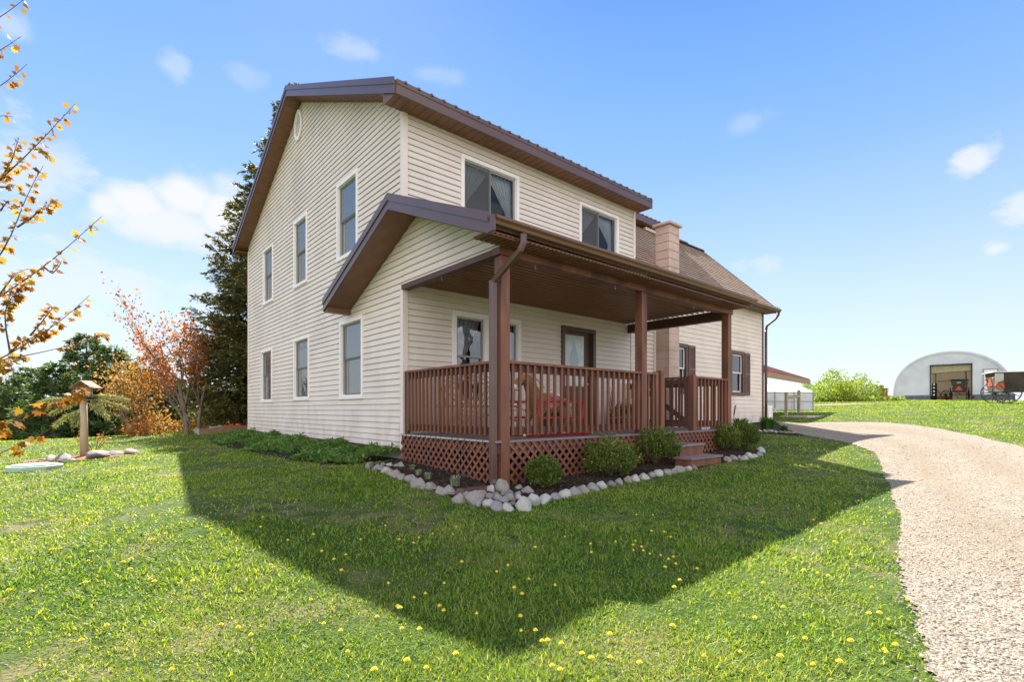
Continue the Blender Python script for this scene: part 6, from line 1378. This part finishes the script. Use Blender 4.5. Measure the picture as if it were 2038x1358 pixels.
def buggy(name, label, p, fwd, L_=1.75, W=1.25, back_detail=True, side=False):
    fwd = Vector(fwd).normalized(); sd = Vector((fwd.y, -fwd.x, 0)); p = Vector(p); rt = thing(name, label, 'buggy', tuple(p)); Z = Vector((0, 0, 1))
    def BP(a, b, h): return p+fwd*a+sd*b+Z*h
    h0, h1 = (.62, 1.66) if side else (.78, 2.02)
    mb = MB(); w0, w1 = W*.40, W*.54
    prof = [(-.42, w0, h0), (L_, w0, h0), (L_, w1, h1), (-.55, w1, h1)]
    mb.hexa([BP(-.42, -w0, h0), BP(L_, -w0, h0), BP(L_, w0, h0), BP(-.42, w0, h0), BP(-.50, -w1, h1), BP(L_, -w1, h1), BP(L_, w1, h1), BP(-.50, w1, h1)]); mb.build('body', M_BROWNC if side else M_BUG, rt, bevel=.04)
    mb = MB(); mb.hexa([BP(-.62, -w1-.06, h1), BP(L_+.15, -w1-.06, h1), BP(L_+.15, w1+.06, h1), BP(-.62, w1+.06, h1), BP(-.62, -w1-.06, h1+.05), BP(L_+.15, -w1-.06, h1+.05), BP(L_+.15, w1+.06, h1+.05), BP(-.62, w1+.06, h1+.05)]); mb.build('roof', M_RIM if side else M_BUG, rt, bevel=.015)
    for s in (-1, 1):
        wheel(rt, BP(-.05, s*(W/2+.10), .62), sd, .60); wheel(rt, BP(L_-.15, s*(W/2+.10), .52), sd, .50)
    mb = MB(); mb.bar(BP(-.05, -W/2-.1, .62), BP(-.05, W/2+.1, .62), .05, .05); mb.bar(BP(L_-.15, -W/2-.1, .52), BP(L_-.15, W/2+.1, .52), .05, .05); mb.bar(BP(-.2, 0, .68), BP(L_, 0, .62), .06, .08); mb.build('axle', M_BLACK, rt)
    for s in (-1, 1): mb = MB(); mb.tube([BP(L_, s*.4, .6), BP(L_+.5, s*.38, .55), BP(L_+2.2, s*.33, .35 if side else .2)], .022, 6); mb.build('shaft', M_BLACK, rt)
    # rear marks: triangle, lamps, window
    e = -.50; tri = 0
    rb = lambda b, h, d=0: BP(-.42-.08*(h-h0)/(h1-h0)-d, b, h)
    mb = MB(); k = [(-.26, 1.0), (-.20, .97), (.20, .97), (.26, 1.0), (.05, 1.36), (-.05, 1.36)]; mb.prism(k, lambda b, h: rb(b, h, .02), lambda b, h: rb(b, h, .035)); mb.build('slow_vehicle_emblem', M_EMB, rt)
    mb = MB(); mb.prism([(-.16, 1.66), (.16, 1.66), (.16, 1.80), (-.16, 1.80)], lambda b, h: rb(b, h, .012), lambda b, h: rb(b, h, .024)); mb.build('rear_window', M_RIM, rt, bevel=.01)
    for s in (-1, 1): mb = MB(); c = rb(s*.50, 1.36, .04); mb.ell(c, (.06, .06, .07), 10, 6); mb.build('tail_lamp', mat('amber_lamp', (.7, .25, .08), .3), rt)
    if side:
        mb = MB(); mb.prism([(-.46, h0+.02), (-.12, h0+.02), (-.17, h1-.04), (-.53, h1-.04)], lambda a, h: BP(a, (w0+(w1-w0)*(h-h0)/(h1-h0))+.005, h), lambda a, h: BP(a, (w0+(w1-w0)*(h-h0)/(h1-h0))+.018, h)); mb.build('side_panel', M_RIM, rt)
        mb = MB(); mb.prism([(-.44, .80), (-.1, .80), (-.12, 1.16), (-.47, 1.16)], lambda a, h: BP(a, (w0+(w1-w0)*(h-h0)/(h1-h0))+.02, h), lambda a, h: BP(a, (w0+(w1-w0)*(h-h0)/(h1-h0))+.03, h)); mb.build('orange_panel', mat('orange_marker', (.8, .16, .06), .5), rt)
    return rt
p = QP(.62, 1.6, .06); buggy('buggy', 'black horse buggy seen from behind inside the hoop barn doorway, orange triangle on its back', p, FQ, W=1.15)
q = at(1985, 804, 27.5); q.z = g1(q.x, q.y)+.0; fwd = (RT*.86-FW*.42).normalized()
buggy('buggy', 'dark canvas-sided horse buggy parked on the grass at the right edge of the photo', q+RT*.25, fwd, L_=2.3, W=1.35, side=True)
# spare wheels and shelf inside the barn
for u, d, R, lb in ((-1.35, 1.4, .55, 'buggy wheel leaning inside the barn doorway at the left'), (-.45, 2.0, .5, 'thin buggy wheel standing edge-on left of the parked buggy')):
    rt = thing('spare_wheel', lb, 'wheel', tuple(QP(u, d, .06))); wheel(rt, QP(u, d, .06+R+.02), RT*(.75 if u < -1 else .98)+FW*(.6 if u < -1 else .12), R)
rt = thing('red_push_cart', 'low orange-red cart bed inside the barn doorway', 'cart', tuple(QP(-.9, 2.8, .06))); mb = MB(); mb.bar(QP(-1.6, 2.8, .32), QP(-.1, 2.8, .32), .6, .26); mb.build('bed', mat('orange_red_paint', (.55, .13, .04), .5), rt, bevel=.02)
for u in (-1.35, -.35): mb = MB(); mb.tube([QP(u, 2.42, .2), QP(u, 2.48, .2)], .14, 14); mb.build('wheel', M_BLACK, rt)
rt = thing('storage_rack', 'dark rack with white items just inside the left of the barn doorway', 'rack', tuple(QP(dl+.22, .3, 0)))
mb = MB(); mb.bar(QP(dl+.12, .3, 0), QP(dl+.12, .3, 1.75), .06, .3, up=tuple(FW)); mb.bar(QP(dl+.36, .3, 0), QP(dl+.36, .3, 1.75), .04, .3, up=tuple(FW)); mb.build('upright', M_BLACK, rt)
for h in (.5, .85, 1.2, 1.55): mb = MB(); mb.bar(QP(dl+.14, .3, h), QP(dl+.34, .3, h), .3, .03); sh = mb.build('shelf', M_BLACK, rt); mb = MB(); mb.bar(QP(dl+.18, .2, h+.09), QP(dl+.30, .2, h+.09), .12, .13); tag(mb.build('white_tub', M_TRIMW), 'small white tub on the rack shelf %s in the barn doorway' % {.5: 'nearest the floor', .85: 'second from the floor', 1.2: 'second from the top', 1.55: 'at the top'}[h], 'tub')

# ================================================================== on the porch
M_PLSH = mat('brown_plush', (.22, .105, .055), .95, (.30, .15, .08), 30, .5, 120); M_MANE = mat('cream_mane', (.62, .54, .42), .95, (.5, .42, .3), 40, .4, 90); M_REDT = mat('red_tube_paint', (.45, .02, .025), .35); M_HOOF = mat('white_plush', (.7, .68, .66), .9); M_PINK = mat('pink_saddle_cloth', (.75, .20, .24), .7)
hx, hy = 1.42, -1.75; rh = thing('rocking_horse', 'brown plush spring rocking horse on red tube stand behind the front railing', 'rocking horse', (hx, hy, DK))
import bmesh
def skinned(name, pts, edges, radii, m, par, sub=2):
    me = bpy.data.meshes.new(name); bm = bmesh.new(); ly = bm.verts.layers.skin.verify(); vs = [bm.verts.new(tuple(p)) for p in pts]
    for a, b in edges: bm.edges.new((vs[a], vs[b]))
    for i, r in enumerate(radii): vs[i][ly].radius = (r, r); vs[i][ly].use_root = (i == 0)
    bm.to_mesh(me); bm.free(); o = link(name, me, m, par); sk = o.modifiers.new('s', 'SKIN'); sk.use_smooth_shade = True; d = o.modifiers.new('d', 'SUBSURF'); d.levels = sub; d.render_levels = sub; return o
H = lambda x, y, z: (hx+x, hy+y, DK+z)      # horse faces -x
pts = [H(.10, 0, .46), H(-.14, 0, .47), H(.30, 0, .48), H(-.24, 0, .60), H(-.32, 0, .76), H(-.38, 0, .86), H(-.50, 0, .79), H(-.60, 0, .70),
       H(-.18, -.10, .36), H(-.26, -.12, .20), H(-.20, -.12, .06), H(-.18, .10, .36), H(-.26, .12, .20), H(-.20, .12, .06), H(.30, -.10, .36), H(.36, -.12, .20), H(.30, -.12, .06), H(.30, .10, .36), H(.36, .12, .20), H(.30, .12, .06)]
ed = [(0, 1), (0, 2), (1, 3), (3, 4), (4, 5), (5, 6), (6, 7), (1, 8), (8, 9), (9, 10), (1, 11), (11, 12), (12, 13), (2, 14), (14, 15), (15, 16), (2, 17), (17, 18), (18, 19)]
rad = [.145, .15, .145, .11, .095, .095, .075, .055, .07, .05, .04, .07, .05, .04, .08, .055, .04, .08, .055, .04]
skinned('body', pts, ed, rad, M_PLSH, rh)
mb = MB()
for i in range(90):
    t_ = i/89; a = Vector(H(-.40, 0, .95)).lerp(Vector(H(-.10, 0, .62)), t_); b = a+Vector((random.uniform(.03, .1), random.uniform(-.09, .09), random.uniform(-.16, -.06))); mb.tube([a, a.lerp(b, .5)+Vector((.03, 0, .02)), b], [.010, .009, .003], 4, caps=False)
mb.build('mane', M_MANE, rh)
mb = MB(); 
for i in range(40): a = Vector(H(.42, 0, .54)); b = a+Vector((random.uniform(.05, .17), random.uniform(-.06, .06), random.uniform(-.38, -.15))); mb.tube([a, a.lerp(b, .5)+Vector((.07, 0, .05)), b], [.010, .012, .003], 4, caps=False)
mb.build('tail', M_MANE, rh)
for s in (-1, 1):
    mb = MB(); mb.tube([H(-.35, s*.055, .93), H(-.34, s*.07, 1.0), H(-.34, s*.07, 1.04)], [.025, .018, .004], 6); mb.build('ear', M_PLSH, rh, smooth=True)
    mb = MB(); mb.ell(H(-.45, s*.08, .85), (.015, .01, .017), 8, 6); mb.build('eye', M_BLACK, rh)
    for x in (-.20, .30): mb = MB(); mb.ell(H(x, s*.12, .06), (.05, .045, .07), 10, 6); mb.build('hoof', M_HOOF, rh, smooth=True)
    mb = MB(); mb.tube([H(-.62, s*.052, .70), H(-.5, s*.085, .76), H(-.40, s*.09, .93), H(-.1, s*.10, .70)], .007, 4); mb.tube([H(-.56, s*.07, .67), H(-.54, s*.07, .77)], .007, 4); mb.build('bridle', M_BLACK, rh)
mb = MB(); mb.ell(H(-.61, 0, .70), (.055, .06, .05), 12, 8); mb.build('muzzle', M_HOOF, rh, smooth=True)
mb = MB(); n = 14
for i in range(n):
    a0_, a1_ = math.pi*(-.12+1.24*i/n), math.pi*(-.12+1.24*(i+1)/n)
    f = lambda a, x, r: H(x, math.cos(a)*r, .47+math.sin(a)*r*(1 if math.sin(a) > 0 else 1.6)); mb.quad(f(a0_, -.06, .165), f(a1_, -.06, .165), f(a1_, .16, .165), f(a0_, .16, .165))
sdl = mb.build('saddle_cloth', M_PINK, rh, smooth=True); so = sdl.modifiers.new('t', 'SOLIDIFY'); so.thickness = .012
mb = MB(); tr = .016
for s in (-1, 1):
    y = s*.34; mb.tube([H(-.72, y, .03), H(-.60, y, .02), H(.55, y, .02), H(.68, y, .03)], tr, 8); mb.tube([H(-.42, y, .02), H(-.46, y, .50)], tr, 8); mb.tube([H(.44, y, .02), H(.48, y, .50)], tr, 8); mb.tube([H(-.46, y, .50), H(.48, y, .50)], tr*1.2, 8); mb.tube([H(-.44, y, .26), H(.46, y, .26)], tr, 8)
for x, z in ((-.60, .02), (.55, .02)): mb.tube([H(x, -.34, z), H(x, .34, z)], tr, 8)
mb.build('stand', M_REDT, rh, smooth=True)
for s in (-1, 1):
    for x in (-.46, .48):
        a = Vector(H(x, s*.34, .48)); b = Vector(H(x*.55, s*.13, .36)); mb = MB(); N_ = 60; ax = (b-a); u = ax.cross(Vector((0, 0, 1))).normalized(); v = ax.cross(u).normalized(); mb.tube([a+ax*(i/N_)+(u*math.cos(i*.9)+v*math.sin(i*.9))*.016 for i in range(N_+1)], .004, 4, caps=False); mb.build('spring', M_BLACK, rh)
    for x in (-.72, .68): mb = MB(); mb.ell(H(x, s*.34, .03), (.022, .022, .022), 8, 6); mb.build('end_cap', M_HOOF, rh, smooth=True)
# rustic twig settee
M_WILL = mat('peeled_willow', (.32, .20, .12), .7, (.42, .29, .18), 12, .2, 40); bx, by = 1.05, -.62
bn = thing('twig_bench', 'rustic bent-twig settee with plank seat against the porch wall under the window', 'bench', (bx, by, DK)); Q_ = lambda x, y, z: (bx+x, by+y, DK+z)
for x in (-.6, .6):
    for y in (-.25, .22): mb = MB(); mb.tube([Q_(x, y, 0), Q_(x*1.02, y, .45), Q_(x*1.05, y, .62 if y < 0 else .95)], [.028, .026, .02], 7); mb.build('leg', M_WILL, bn, smooth=True)
mb = MB()
for i in range(5): y = -.26+i*.115; mb.box(bx-.64, bx+.64, by+y, by+y+.10, DK+.42, DK+.45)
mb.build('seat', M_TIM, bn, bevel=.004)
mb = MB(); rnd = random.Random(5)
for k in range(3): mb.tube([Q_(-.62+k*.06, .24, .45)]+[Q_((-.62+k*.06)*math.cos(t), .25+.02*k, .60+(.42-.07*k)*math.sin(t)) for t in np.linspace(.1, 3.04, 16)]+[Q_(.62-k*.06, .24, .45)], .012, 6)
for i in range(11): x = -.5+i*.1; mb.tube([Q_(x*.5, .24, .45), Q_(x, .27, .72), Q_(x*1.1, .25, .60+.40*math.sqrt(max(0, 1-(x/.62)**2)))], [.012, .010, .007], 5)
mb.build('bent_twig_back', M_WILL, bn, smooth=True)
for s in (-1, 1): mb = MB(); mb.tube([Q_(s*.62, .24, .70)]+[Q_(s*(.62+.05*math.sin(t)), .24-.52*(t/3.14), .68+.06*math.sin(t)) for t in np.linspace(0, 3.14, 8)]+[Q_(s*.62, -.30, .5), Q_(s*.6, -.26, .2)], .014, 6); mb.build('armrest', M_WILL, bn, smooth=True)
mb = MB()
for a, b in (((-.6, -.25, .18), (.6, -.25, .38)), ((.6, -.25, .18), (-.6, -.25, .38)), ((-.6, -.25, .2), (-.6, .22, .2)), ((.6, -.25, .2), (.6, .22, .2))): mb.tube([Q_(*a), Q_((a[0]+b[0])/2, (a[1]+b[1])/2, (a[2]+b[2])/2+.02), Q_(*b)], .011, 5)
mb.build('brace', M_WILL, bn)
# bin by the door, crate of plants, antler-like dried branch, small chair
mb = MB(); bnn = thing('storage_bin', 'dark green storage bin on the porch left of the front door', 'bin', (3.0, -.45, DK)); mb.hexa([(2.8, -.62, DK), (3.18, -.62, DK), (3.18, -.28, DK), (2.8, -.28, DK), (2.76, -.66, DK+.5), (3.22, -.66, DK+.5), (3.22, -.24, DK+.5), (2.76, -.24, DK+.5)]); mb.build('tub', mat('dark_green_plastic', (.02, .05, .045), .4), bnn, bevel=.01)
mb = MB(); mb.box(2.74, 3.24, -.68, -.22, DK+.50, DK+.53); mb.build('lid', MATS['dark_green_plastic'], bnn, bevel=.008)
mb = MB(); mb.tube([(3.0, -.5, DK+.53), (3.0, -.5, DK+.68)], [.05, .06], 12); tag(mb.build('white_cup', M_TRIMW), 'white cup standing on the storage bin lid', 'cup')
cr_ = thing('planter_crate', 'dark slatted crate of dried plants on the porch right of the door', 'planter', (5.1, -.5, DK)); mb = MB()
for z in (.02, .12, .22): mb.box(4.8, 5.4, -.72, -.70, DK+z, DK+z+.08); mb.box(4.8, 5.4, -.3, -.28, DK+z, DK+z+.08); mb.box(4.8, 4.82, -.70, -.30, DK+z, DK+z+.08); mb.box(5.38, 5.4, -.70, -.30, DK+z, DK+z+.08)
mb.box(4.82, 5.38, -.70, -.30, DK+.02, DK+.20); mb.build('box', M_BROWNT, cr_)
r2 = np.random.RandomState(9); n = 900; P = np.stack([r2.uniform(4.8, 5.4, n), r2.uniform(-.72, -.28, n), DK+.26+r2.uniform(0, .22, n)**1.0], 1); V, F = leaves(P, r2.normal(0, 1, (n, 3)), .06, .4); np_mesh('dried_leaves', V, F, grass_mat('dried_plant', [(.05, .03, .02), (.12, .08, .04), (.2, .14, .07), (.10, .12, .05)], .2), cr_)
mb = MB(); ch_ = thing('twig_sculpture', 'thin dark curly twig stand against the porch wall left of the crate', 'ornament', (4.95, -.2, DK))
for k in range(3): mb.tube([(4.95+.05*k, -.2, DK), (4.93+.05*k, -.2, DK+.4), (4.97+.04*k, -.21, DK+.7), (4.9+.07*k, -.2, DK+.82+.05*k)], [.012, .01, .008, .004], 5)
mb.build('stems', M_TWIG, ch_)
mb = MB(); mb.box(5.5, 5.55, -.35, -.25, DK, DK+.5); mb.box(5.44, 5.61, -.37, -.2, DK+.5, DK+.64)
tag(mb.build('mailbox_stand', M_CHIM), 'small pinkish box on a stand at the right end of the porch wall', 'box')
mb = MB(); p = (5.0, -2.2, DK)
for i in range(4): mb.lathe([(.0, DK), (.035, DK), (.04, DK+.04), (.03, DK+.075), (0, DK+.08)], 10, (5.05+i*.09, -2.3+.02*(i % 2), 0))
tag(mb.build('white_cups', M_TRIMW, smooth=True), 'row of little white cups on the deck edge behind the right railing', 'cups')
